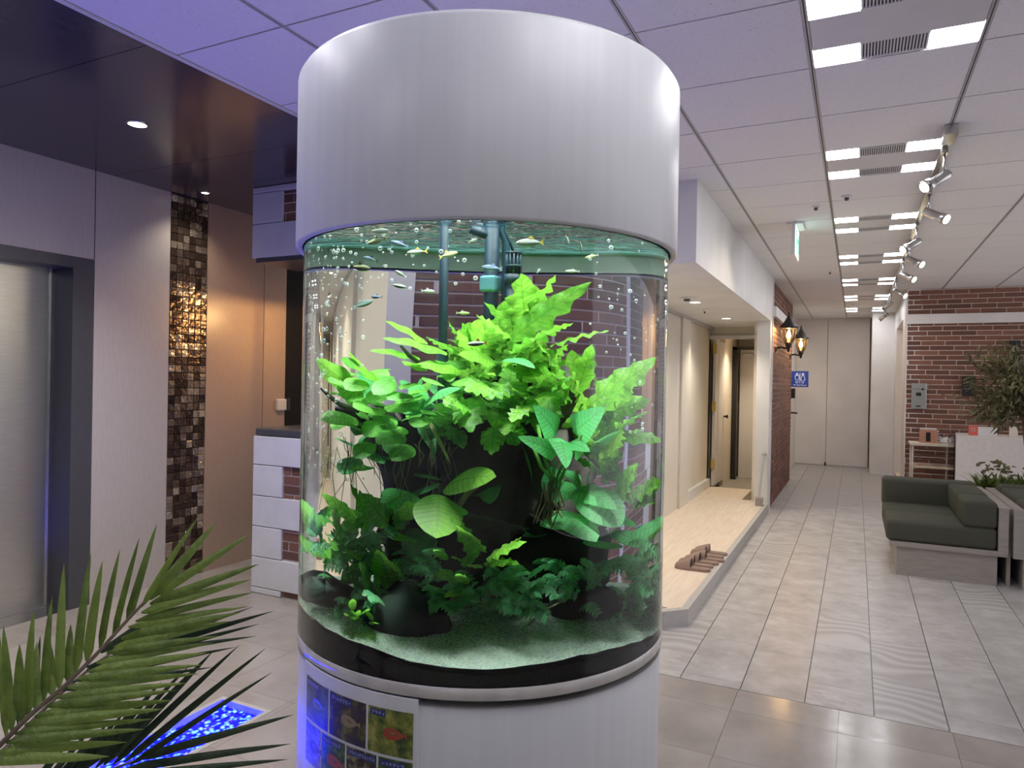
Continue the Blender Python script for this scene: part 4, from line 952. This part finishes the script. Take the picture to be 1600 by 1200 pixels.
f4 = thing('low_fern', 'upright ferns at the lower left of the aquarium beside the bubbles', 'fern', U(-.25, -.1, 1.08))
for b, t, w in [((330, 300), (258, 135), 100), ((310, 290), (150, 170), 64), ((270, 320), (115, 240), 72), ((230, 330), (185, 235), 62), ((400, 290), (300, 170), 80), ((410, 530), (360, 380), 84), ((340, 540), (290, 430), 74), ((390, 590), (330, 495), 64), ((290, 580), (258, 475), 56), ((400, 470), (235, 380), 44), ((480, 270), (472, 198), 64), ((500, 340), (425, 345), 50), ((350, 600), (370, 480), 70), ((430, 560), (420, 440), 60), ((320, 420), (230, 380), 40), ((460, 480), (400, 430), 50)]:
    px_leaf(f4, T5, b, t, w, R_.uniform(-.24, -.1), 'fern' if R_.random() < .6 else 'anubias', wav=.25)
for i in range(9):
    x, y = 310+R_.uniform(-55, 35), 650+R_.uniform(-45, 20); an = R_.uniform(0, 6.28); px_leaf(f4, T5, (x, y), (x+38*math.cos(an), y-18+25*math.sin(an)), 24, -.3, 'fern', kind='oval')
c5 = thing('centre_fern', 'small bright fern in front of the driftwood low in the aquarium', 'fern', U(.0, -.25, 1.08))
for b, t, w in [((740, 400), (630, 262), 74), ((760, 390), (655, 290), 60), ((770, 412), (918, 352), 62), ((760, 430), (892, 435), 50), ((700, 435), (635, 410), 44), ((660, 480), (580, 482), 50), ((700, 440), (720, 370), 60), ((740, 450), (700, 440), 40), ((690, 510), (660, 470), 40), ((620, 420), (570, 380), 30), ((820, 400), (900, 335), 40), ((680, 540), (610, 560), 36)]:
    px_leaf(c5, T5, b, t, w, R_.uniform(-.34, -.26), 'fern', wav=.35)
def filler(parent, T, n, xr, yr, dr, mt, wr, lr, kind='lance', wav=.4, updir=True):
    for i in range(n):
        x, y = R_.uniform(*xr), R_.uniform(*yr); an = R_.uniform(-2.8, -.35) if updir else R_.uniform(0, 6.28); l = R_.uniform(*lr)
        px_leaf(parent, T, (x, y), (x+l*math.cos(an), y+l*math.sin(an)), R_.uniform(*wr), R_.uniform(*dr), mt, kind=kind, wav=wav)
filler(f1, T4, 42, (660, 1150), (560, 760), (-.12, .16), 'fern', (55, 100), (90, 170))
filler(f2, T4, 26, (1130, 1330), (720, 1080), (-.1, .15), 'fern', (50, 85), (80, 150))
filler(c4, T4, 46, (640, 1100), (680, 900), (-.2, .08), 'anubias', (55, 95), (80, 140), updir=False)
filler(a1, T4, 40, (260, 700), (700, 1000), (-.05, .18), 'bigleaf', (55, 80), (70, 120), 'oval', 0, False)
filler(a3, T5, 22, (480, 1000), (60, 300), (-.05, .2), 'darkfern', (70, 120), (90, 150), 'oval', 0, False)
filler(f4, T5, 30, (120, 560), (240, 600), (-.12, .12), 'anubias', (45, 75), (90, 160), wav=.25)
filler(a2, T5, 26, (980, 1330), (120, 420), (-.12, .12), 'bigleaf', (60, 110), (90, 150), 'oval', 0, False)
def frond_geo(B, Q, w, k=6):
    g = []; ax = Q-B; up = nrm_rand(.5); sd = ax.cross(up).normalized()*w; ctrl = (B+Q)/2+Vector((0, 0, .25*ax.length))
    for i in range(1, k+1):
        t = i/(k+.6); p = B*(1-t)**2+ctrl*2*t*(1-t)+Q*t*t; tn = ((ctrl-B)*(1-t)+(Q-ctrl)*t).normalized()
        l = 1-.55*t
        for s in (-1, 1): g.append(leaf_geo(p, p+sd*s*l+tn*w*.55*l+Vector((0, 0, -.25*w)), w*.34, kind='lance', nrm=up, n=4, bend=.12, fold=.1))
    g.append(leaf_geo(ctrl*.5+B*.25+Q*.25, Q, w*.3, nrm=up, n=4)); g.append(tube_geo([B, ctrl*.5+B*.25+Q*.25, Q], .0012, 4)); return merge(g)
def fine_fern(name, label, spots, n, dr, mt='darkfern', org=None):
    t = thing(name, label, 'fern', org)
    for i in range(n):
        x0, x1, y0, y1 = R_.choice(spots); x, y = R_.uniform(x0, x1), R_.uniform(y0, y1); d = R_.uniform(*dr)
        B = T5(x, y, d+.05); an = R_.uniform(-2.7, .3); l = R_.uniform(55, 110); Q = T5(x+l*math.cos(an), y+l*.5*math.sin(an)+R_.uniform(0, 50), d-.02)
        V, Fc = frond_geo(B, Q, R_.uniform(.018, .032)); pyd('frond', V, Fc, mt, t, True)
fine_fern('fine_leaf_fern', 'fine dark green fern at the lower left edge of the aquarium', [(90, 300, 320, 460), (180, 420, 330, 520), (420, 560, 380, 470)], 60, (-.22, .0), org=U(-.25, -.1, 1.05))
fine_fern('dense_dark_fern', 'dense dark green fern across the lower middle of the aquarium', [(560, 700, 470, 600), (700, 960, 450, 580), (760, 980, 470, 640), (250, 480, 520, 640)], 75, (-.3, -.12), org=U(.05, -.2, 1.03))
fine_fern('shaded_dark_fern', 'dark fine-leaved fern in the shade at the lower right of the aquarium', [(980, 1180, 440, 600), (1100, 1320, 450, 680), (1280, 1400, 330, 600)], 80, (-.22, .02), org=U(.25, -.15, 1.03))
g = []
for i in range(40):
    x = R_.choice([R_.uniform(300, 520), R_.uniform(140, 290), R_.uniform(560, 680)]); y = R_.uniform(850, 960); l = R_.uniform(90, 260); d = R_.uniform(-.2, 0)
    g.append(tube_geo([T4(x, y, d), T4(x+R_.uniform(-40, 40), y+l*.5, d), T4(x+R_.uniform(-50, 50), y+l, d)], .0009, 3))
V, Fc = merge(g); o = pyd('hair_roots', V, Fc, 'root', a1); o['kind'] = 'stuff'

# fish -----------------------------------------------------------------------
M['fish_silver'] = mat('fish_silver', (.82, .86, .78), .3); M['fish_yellow'] = mat('fish_yellow', (.74, .76, .42), .35); M['fish_blue'] = mat('fish_blue', (.45, .58, .85), .3)
M['fish_dark'] = mat('fish_dark', (.09, .14, .13), .4); M['fish_red'] = mat('fish_red', (.7, .08, .04), .4); M['fin_yellow'] = mat('fin_yellow', (.75, .55, .10), .5)
def fish(label, c, L, ang, mb, mf, tilt=0):
    t = thing('fish', label, 'fish', c, 'small fish in the aquarium')
    h = VR*math.cos(ang)+VD*math.sin(ang); h = (h+Vector((0, 0, tilt))).normalized(); sd = h.cross(Vector((0, 0, 1))).normalized(); up = sd.cross(h).normalized()
    V = []; Fc = []; n = 8; pr = [(.5, .004), (.44, .07), (.34, .11), (.18, .145), (.0, .15), (-.16, .11), (-.28, .055), (-.34, .035)]
    for a, r in pr:
        for k in range(n):
            w = 2*math.pi*k/n; V.append(c+h*a*L+up*(r*L*math.sin(w))+sd*(r*.42*L*math.cos(w)))
    for i in range(len(pr)-1):
        for k in range(n): Fc.append((i*n+k, i*n+(k+1) % n, (i+1)*n+(k+1) % n, (i+1)*n+k))
    pyd('body', V, Fc, mb, t, True)
    q = [c-h*.32*L, c-h*.52*L+up*.15*L, c-h*.45*L, c-h*.52*L-up*.15*L]; e = sd*L*.008
    pyd('tail_fin', [p-e for p in q]+[p+e for p in q], [(0, 1, 2), (0, 2, 3), (4, 6, 5), (4, 7, 6), (0, 4, 5, 1), (0, 3, 7, 4)], mf, t)
    q = [c+h*.08*L+up*.17*L, c-h*.06*L+up*.27*L, c-h*.16*L+up*.13*L]; pyd('back_fin', [p-e for p in q]+[p+e for p in q], [(0, 1, 2), (3, 5, 4), (0, 3, 4, 1), (1, 4, 5, 2)], mf, t)
    for s in (-1, 1):
        p = c+h*.38*L+sd*s*.040*L+up*.02*L; V2, F2 = lathe_geo([(0, .012*L), (.016*L, .006*L), (.018*L, -.004*L)], p, 8, sd*s); pyd('eye', V2, F2, 'black', t, True)
FS = [(380, 103, 'fish_silver', 'fin_yellow', 0, 'silver fish with a yellow tail, topmost under the aquarium lid at the left'), (372, 142, 'fish_yellow', 'fin_yellow', 3, 'yellowish fish just below the topmost fish at the aquarium left'), (462, 154, 'fish_blue', 'fish_blue', 3.3, 'bluish fish tilted near the water surface left of the straight pipe'), (530, 184, 'fish_silver', 'fin_yellow', 3.1, 'pale grey fish with a yellow tail close left of the straight pipe'), (348, 213, 'fish_blue', 'fish_dark', 3.4, 'blue fish with a dark head at the pale band on the left'), (308, 246, 'fish_yellow', 'fin_yellow', .0, 'long yellow green fish under the pale band at the left'), (466, 270, 'fish_silver', 'fish_silver', 3.6, 'small whitish fish turning between the straight pipe and the left edge'), (456, 317, 'fish_silver', 'fish_silver', 0, 'small white fish below the turning whitish fish'), (652, 195, 'fish_yellow', 'fin_yellow', .3, 'yellow tailed fish crossing in front of the straight pipe'), (970, 148, 'fish_silver', 'fin_yellow', 3.1, 'largest pale fish with a yellow tail under the lid right of centre'), (822, 246, 'fish_blue', 'fish_blue', 3.1, 'pale blue fish just above the blue clip'), (748, 140, 'fish_silver', 'fish_silver', .8, 'small grey fish near the side outlet of the return pipe'), (572, 337, 'fish_silver', 'fish_silver', .4, 'small pale fish left of the straight pipe below the pale band'), (708, 423, 'fish_yellow', 'fish_silver', .2, 'tiny greenish fish above the fern between the two pipes'), (318, 388, 'fish_dark', 'fish_dark', .3, 'slim dark green fish at the upper left of the brick reflection'), (1116, 136, 'fish_silver', 'fish_silver', 1.2, 'small pale fish seen head on under the lid at the right'), (1170, 166, 'fish_silver', 'fish_silver', 1.4, 'small pale upright fish right of the head-on fish'), (1212, 202, 'fish_yellow', 'fish_silver', 2.9, 'small yellowish fish at the right end of the pale band'), (1004, 259, 'fish_silver', 'fish_silver', 1.2, 'small whitish fish right of the strainer'), (1136, 260, 'fish_silver', 'fish_silver', 3.0, 'faint pale fish under the band at the right'), (765, 542, 'fish_silver', 'fish_red', 3.2, 'small silver fish with red among the crown leaves'), (372, 360, 'fish_blue', 'fish_blue', 3.3, 'small pale blue fish in the bubbles at the left'), ]
LN = [.038, .036, .034, .036, .03, .042, .026, .03, .036, .05, .036, .024, .026, .024, .04, .024, .026, .026, .022, .026, .034, .022]
for i, (x, y, mb, mf, an, lab) in enumerate(FS):
    d = [-.3, -.3, -.28, -.2, -.28, -.3, -.26, -.28, -.24, -.3, -.2, -.1, -.15, -.05, -.1, -.2, -.2, -.1, -.1, -.05, -.34, -.3][i]
    fish(lab, T4(x, y, d), LN[i]*1.1, an, mb, mf, [0, -.25, .3, -.1, .25, -.12, .5, -.2, .35, -.05, .1, .4, 0, 0, .4, -.8, -1, -.3, .6, 0, -.1, 0][i])
fish('tiny blue striped fish low at the right among the dark ferns', T5(1335, 295, -.15), .026, .6, 'fish_blue', 'fish_red', .5)
# bubbles
g = []
def sph(c, r):
    V, Fc = lathe_geo([(r*math.sin(math.pi*k/6)+1e-5, -r*math.cos(math.pi*k/6)) for k in range(7)], c, 8); return V, Fc
for i in range(330):
    if i < 210:
        y = R_.uniform(60, 1080); x = R_.gauss(165, 55) if R_.random() < .75 else R_.uniform(110, 420)
        if y > 400: x = min(x, 320)
    elif i < 270: x = R_.uniform(120, 760); y = R_.uniform(60, 330)
    else: x = R_.uniform(1200, 1470); y = R_.uniform(120, 900)
    p = T4(max(x, 108), y, R_.uniform(-.3, -.1)); r = R_.choice([.0018, .0024, .003, .0038, .005])
    if p.z < ZS-.01: g.append(sph(p, r))
V, Fc = merge(g); o = pyd('air_bubbles', V, Fc, 'bubble', None, True); tag(o, 'silvery air bubbles rising along the left side of the aquarium', 'bubbles', kind='stuff')

# information panel on the base --------------------------------------------
def on_cyl(a, z, r): return (TC.x+r*math.cos(math.radians(a)), TC.y+r*math.sin(math.radians(a)), z)
ip = thing('fish_guide_panel', 'curved fish guide panel with framed photographs on the aquarium base', 'panel', on_cyl(-98, .7, .45))
def patch(name, a0, a1, z0, z1, r, mt, thick=0, parent=None):
    n = max(3, int((a1-a0)/1.5)); V = []; Fc = []
    for i in range(n+1):
        a = a0+(a1-a0)*i/n; V += [on_cyl(a, z0, r), on_cyl(a, z1, r)]
        if thick: V += [on_cyl(a, z0, r-thick), on_cyl(a, z1, r-thick)]
    s = 4 if thick else 2
    for i in range(n):
        b = i*s; Fc.append((b, b+s, b+s+1, b+1))
        if thick: Fc += [(b+1, b+s+1, b+s+3, b+3), (b, b+2, b+s+2, b+s)]
    if thick: Fc += [(0, 1, 3, 2), (n*s, n*s+2, n*s+3, n*s+1)]
    return pyd(name, V, Fc, mt, parent or ip)
patch('panel_board', -120, -77, .5, .90, .4545, 'capwhite', .008)
def photo_mat(name, c1, c2, c3, sc=30):
    mt, nt, p = nodes(name); f = noise(nt, world_coord(nt), sc, 4, .6)
    nt.links.new(ramp(nt, f, [(.36, c1), (.5, c2), (.66, c3)]), p.inputs['Base Color']); p.inputs['Roughness'].default_value = .25; return mt
PH = [photo_mat('print_a', (.02, .03, .02), (.06, .08, .05), (.10, .17, .07)), photo_mat('print_b', (.015, .015, .07), (.05, .035, .03), (.16, .17, .04)), photo_mat('print_c', (.03, .07, .02), (.16, .20, .03), (.42, .42, .10)),
      photo_mat('print_d', (.12, .10, .09), (.20, .18, .16), (.32, .29, .26), 90), photo_mat('print_e', (.01, .04, .02), (.03, .10, .03), (.14, .25, .10), 60), photo_mat('print_f', (.02, .015, .01), (.06, .05, .03), (.36, .32, .20), 60), photo_mat('print_g', (.03, .07, .01), (.08, .15, .02), (.22, .30, .05))]
M['printblue'] = mat('print_blue', (.02, .035, .22), .3); M['printwhite'] = mat('print_white', (.8, .82, .85), .4)
M['p_gold'] = mat('print_gold', (.32, .24, .12), .3); M['p_red'] = mat('print_red', (.40, .07, .03), .3); M['p_blue'] = mat('print_fishblue', (.15, .2, .42), .3); M['p_brown'] = mat('print_brown', (.10, .06, .035), .3)
cells = [(-117.7, -105.5, .783, .873, 0, 'ネオンテトラ', 'p_blue'), (-104.8, -91.5, .783, .873, 1, 'パールグラミー', 'p_gold'), (-90.8, -78.1, .783, .873, 2, 'プラティ', 'p_red'),
         (-117.7, -109, .69, .777, 3, 'コリドラス', 'p_brown'), (-108.4, -98.4, .69, .777, 4, 'チェリーバルブ', 'p_red'), (-97.8, -88.1, .69, .777, 5, 'フライングフォックス', 'p_brown'), (-87.5, -78.1, .69, .777, 6, 'レッドテトラ', 'p_red')]
for a0, a1, z0, z1, k, tx, fm in cells:
    ph = patch('fish_photograph', a0, a1, z0, z1, .4552, PH[k])
    V, Fc = text_mesh(tx, .0085); wd = max(v.x for v in V); da = math.degrees(1/.456)
    la0 = a0+.6; la1 = min(la0+(wd+.004)*da, a1-.3)
    patch('name_label', la0, la1, z1-.0165, z1-.004, .4554, 'printblue')
    sc_ = (la1-la0-.5)/(wd*da)
    pyd('name_lettering', [on_cyl(la0+.25+v.x*sc_*da, z1-.0135+v.y, .4557) for v in V], Fc, 'printwhite', ip)
    ca, czz = (a0+a1)/2+1, (z0+z1)/2-.002; q = []
    for i in range(16):
        w = 6.283*i/16; q.append((ca+2.9*math.cos(w), czz+.0115*math.sin(w)*(1-.3*math.cos(w))))
    q2 = [(ca+2.5, czz), (ca+4.0, czz+.006), (ca+3.7, czz), (ca+4.0, czz-.006)]
    pyd('printed_fish', [on_cyl(a, z, .4556) for a, z in q], [tuple(range(16))], fm, ip); pyd('printed_tail', [on_cyl(a, z, .4556) for a, z in q2], [(0, 1, 2), (0, 2, 3)], fm, ip)
# ------------------------------------------------------------------ blue glowing floor window
fb = thing('floor_light', 'glowing blue crushed glass light set in the floor under the palm', 'floor light', (-2.5, 1.6, 0))
def blue_mat():
    mt, nt, p = nodes('blue_glass_light'); w = world_coord(nt)
    v = N(nt, 'ShaderNodeTexVoronoi'); v.inputs['Scale'].default_value = 42; nt.links.new(w, v.inputs['Vector'])
    c = ramp(nt, v.outputs['Distance'], [(.0, (.35, .6, 1)), (.12, (.02, .06, 1)), (.5, (.0, .0, .85))])
    p.inputs['Base Color'].default_value = (.01, .01, .3, 1); nt.links.new(c, p.inputs['Emission Color']); p.inputs['Emission Strength'].default_value = BLUE_E; p.inputs['Roughness'].default_value = .15
    return mt
M['blueglow'] = blue_mat()
for q in ((-2.665, -2.64, .6, 2.4), (-2.38, -2.355, .6, 2.4), (-2.64, -2.38, .6, .625), (-2.64, -2.38, 2.375, 2.4)): box('frame', *q, -.1, .002, 'edge_grey', fb)
bm = bmesh.new(); bmesh.ops.create_grid(bm, x_segments=30, y_segments=90, size=.5)
for v in bm.verts: v.co = Vector((-2.51+v.co.x*.262, 1.5+v.co.y*1.752, -.03+R_.uniform(0, .006)))
build('glowing_glass', bm, 'blueglow', fb)

# ------------------------------------------------------------------ palm in the foreground
pc = at_depth(-150, 1340, 1.0)
pl = thing('palm_plant', 'green potted palm reaching in from the lower left foreground', 'palm', (pc.x, pc.y, 0))
lathe('pot', [(0, 0), (.14, 0), (.18, .36), (.165, .36), (.15, .30), (0, .30)], (pc.x, pc.y, 0), 'pot', pl, 28)
tube('stem', [(pc.x, pc.y, .28), (pc.x+.01, pc.y, .55), (pc.x, pc.y, pc.z)], [.03, .024, .016], 'trunk', pl)
def K3(x, y): return x*.45, 660+y*.45
def P3(x, y, z): return at_depth(*K3(x, y), z)
def frond(pts, leaves, mt, zr, w=.019, dz=.05):
    R = [P3(x, y, z) for x, y, z in pts]
    r = tube('frond_rib', [pc]+R, [.006]+[.0042-.0025*i/len(R) for i in range(len(R))], 'trunk', pl, 7)
    for i, (bx_, by_, tx_, ty_) in enumerate(leaves):
        z = zr[0]+(zr[1]-zr[0])*min(1, max(0, bx_/560)); B = P3(bx_, by_, z); Q = P3(tx_, ty_, z+R_.uniform(-.02, dz))
        nn = (-FW*.8+UP*.5+RT*R_.uniform(-.5, .5)); leaf(r, mt, B, Q, w*R_.uniform(.85, 1.2), name='leaflet', kind='strap', nrm=nn, bend=R_.uniform(.02, .07), fold=.35, n=9)
up_l = [(20, 1090, -10, 690), (40, 1070, 12, 705), (95, 1020, 118, 645), (150, 970, 182, 600), (205, 925, 222, 490), (262, 870, 316, 452), (300, 830, 356, 480), (345, 785, 416, 442), (390, 740, 484, 400), (440, 690, 545, 352), (490, 640, 690, 325), (520, 615, 752, 346), (540, 600, 868, 388), (70, 1040, 68, 770), (125, 1000, 128, 760), (180, 945, 160, 720), (235, 900, 245, 700)]
lo_l = [(520, 630, 900, 492), (490, 660, 870, 545), (470, 690, 880, 590), (445, 710, 860, 640), (420, 750, 835, 660), (395, 780, 800, 690), (370, 800, 760, 742), (335, 835, 740, 765), (305, 865, 720, 800), (270, 890, 700, 842), (235, 920, 690, 872), (195, 955, 650, 905), (160, 985, 610, 930), (120, 1020, 600, 965), (85, 1050, 570, 995), (50, 1080, 530, 1030), (20, 1110, 500, 1065), (0, 1140, 440, 1110), (-40, 1170, 380, 1160)]
frond([(-60, 1180, 1.0), (0, 1120, 1.0), (100, 1020, 1.02), (230, 910, 1.05), (330, 810, 1.08), (430, 700, 1.11), (500, 625, 1.14), (545, 590, 1.16)], up_l+lo_l, 'palm', (1.0, 1.16), .0150)
thin = [(300, 1200, 560, 900), (330, 1200, 660, 842), (360, 1190, 742, 792), (390, 1190, 832, 772), (430, 1180, 922, 785), (450, 1190, 945, 868), (470, 1170, 1020, 1015), (440, 1200, 1010, 1116), (420, 1230, 1000, 1170), (260, 1230, 500, 960), (220, 1240, 440, 1000), (180, 1260, 380, 1040), (140, 1270, 320, 1060), (400, 1250, 960, 1215), (90, 1290, 260, 1080)]
frond([(-40, 1400, 1.05), (80, 1310, 1.15), (250, 1240, 1.25), (400, 1200, 1.32), (480, 1170, 1.35)], thin, 'palmshade', (1.15, 1.35), .0145)
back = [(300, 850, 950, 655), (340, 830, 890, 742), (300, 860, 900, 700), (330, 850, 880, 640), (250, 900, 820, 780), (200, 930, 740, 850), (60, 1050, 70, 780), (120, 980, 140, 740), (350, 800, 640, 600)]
frond([(-80, 1230, 1.12), (60, 1090, 1.18), (200, 950, 1.25), (330, 840, 1.30), (400, 790, 1.34)], back, 'palmshade', (1.15, 1.3), .012)

# ------------------------------------------------------------------ olive tree and planter greens
ot = thing('olive_tree', 'artificial olive tree with grey green leaves behind the sofas', 'tree', (1.55, 8.15, .5))
OC = Vector((1.33, 8.1, 1.5))
tube('trunk', [(1.6, 8.15, .5), (1.56, 8.12, .8), (1.45, 8.1, 1.0), (1.42, 8.1, 1.3), (1.38, 8.1, 1.7)], [.03, .026, .02, .016, .008], 'trunk', ot)
g = []
for i in range(80):
    th_, ph_ = R_.uniform(0, 6.283), math.acos(R_.uniform(-.75, 1)); r = R_.uniform(.22, .56)
    e = OC+Vector((math.cos(th_)*math.sin(ph_)*r*.9, math.sin(th_)*math.sin(ph_)*r*.7, math.cos(ph_)*r*.95)); s = OC+Vector((0, 0, R_.uniform(-.35, .2)))
    if i % 3 == 0: tube('branch', [s, (s+e)/2+Vector((0, 0, .04)), e], [.006, .004, .002], 'trunk', ot, 5)
    for k in range(26):
        t_ = R_.uniform(.3, 1.02); p = s.lerp(e, t_)+Vector((R_.gauss(0, .035), R_.gauss(0, .035), R_.gauss(0, .035))); dv = ((e-s).normalized()+Vector((R_.uniform(-1, 1), R_.uniform(-1, 1), R_.uniform(-1, .6)))*.9).normalized()
        g.append(leaf_geo(p, p+dv*R_.uniform(.07, .115), R_.uniform(.017, .026), nrm=Vector((R_.uniform(-1, 1), R_.uniform(-1, 1), 1)), n=3, bend=.08))
V, Fc = merge(g); pyd('foliage', V, Fc, 'olive', ot, True)['kind'] = 'stuff'
gs = thing('planter_fern', 'bushy green artificial plants in the planter behind the sofas', 'plant', (1.3, 8.1, .55))
g = []; g2 = []
for i in range(420):
    a = R_.uniform(0, 6.283); p = Vector((1.30+R_.uniform(-.22, .28), 8.05+R_.uniform(-.14, .14), .54)); l = R_.uniform(.12, .26)
    e = p+Vector((math.cos(a)*l*.7, math.sin(a)*l*.5, l*R_.uniform(.25, .9))); g.append(leaf_geo(p, e, .03, nrm=Vector((0, 0, 1)), n=5, bend=.2))
for i in range(26):
    a = R_.uniform(0, 6.283); p = Vector((1.32+R_.uniform(-.2, .28), 8.12, .53)); e = p+Vector((R_.uniform(-.1, .1), R_.uniform(-.1, .1), R_.uniform(.16, .30)))
    for k in range(4):
        d = Vector((R_.uniform(-1, 1), R_.uniform(-1, 1), R_.uniform(-.2, .5))).normalized()*.04; g2.append(leaf_geo(e, e+d, .032, kind='oval', nrm=Vector((0, -1, 1)), n=4))
V, Fc = merge(g); pyd('fern_foliage', V, Fc, 'shrub', gs, True)['kind'] = 'stuff'
V, Fc = merge(g2); pyd('sprig_foliage', V, Fc, 'olive', gs, True)['kind'] = 'stuff'
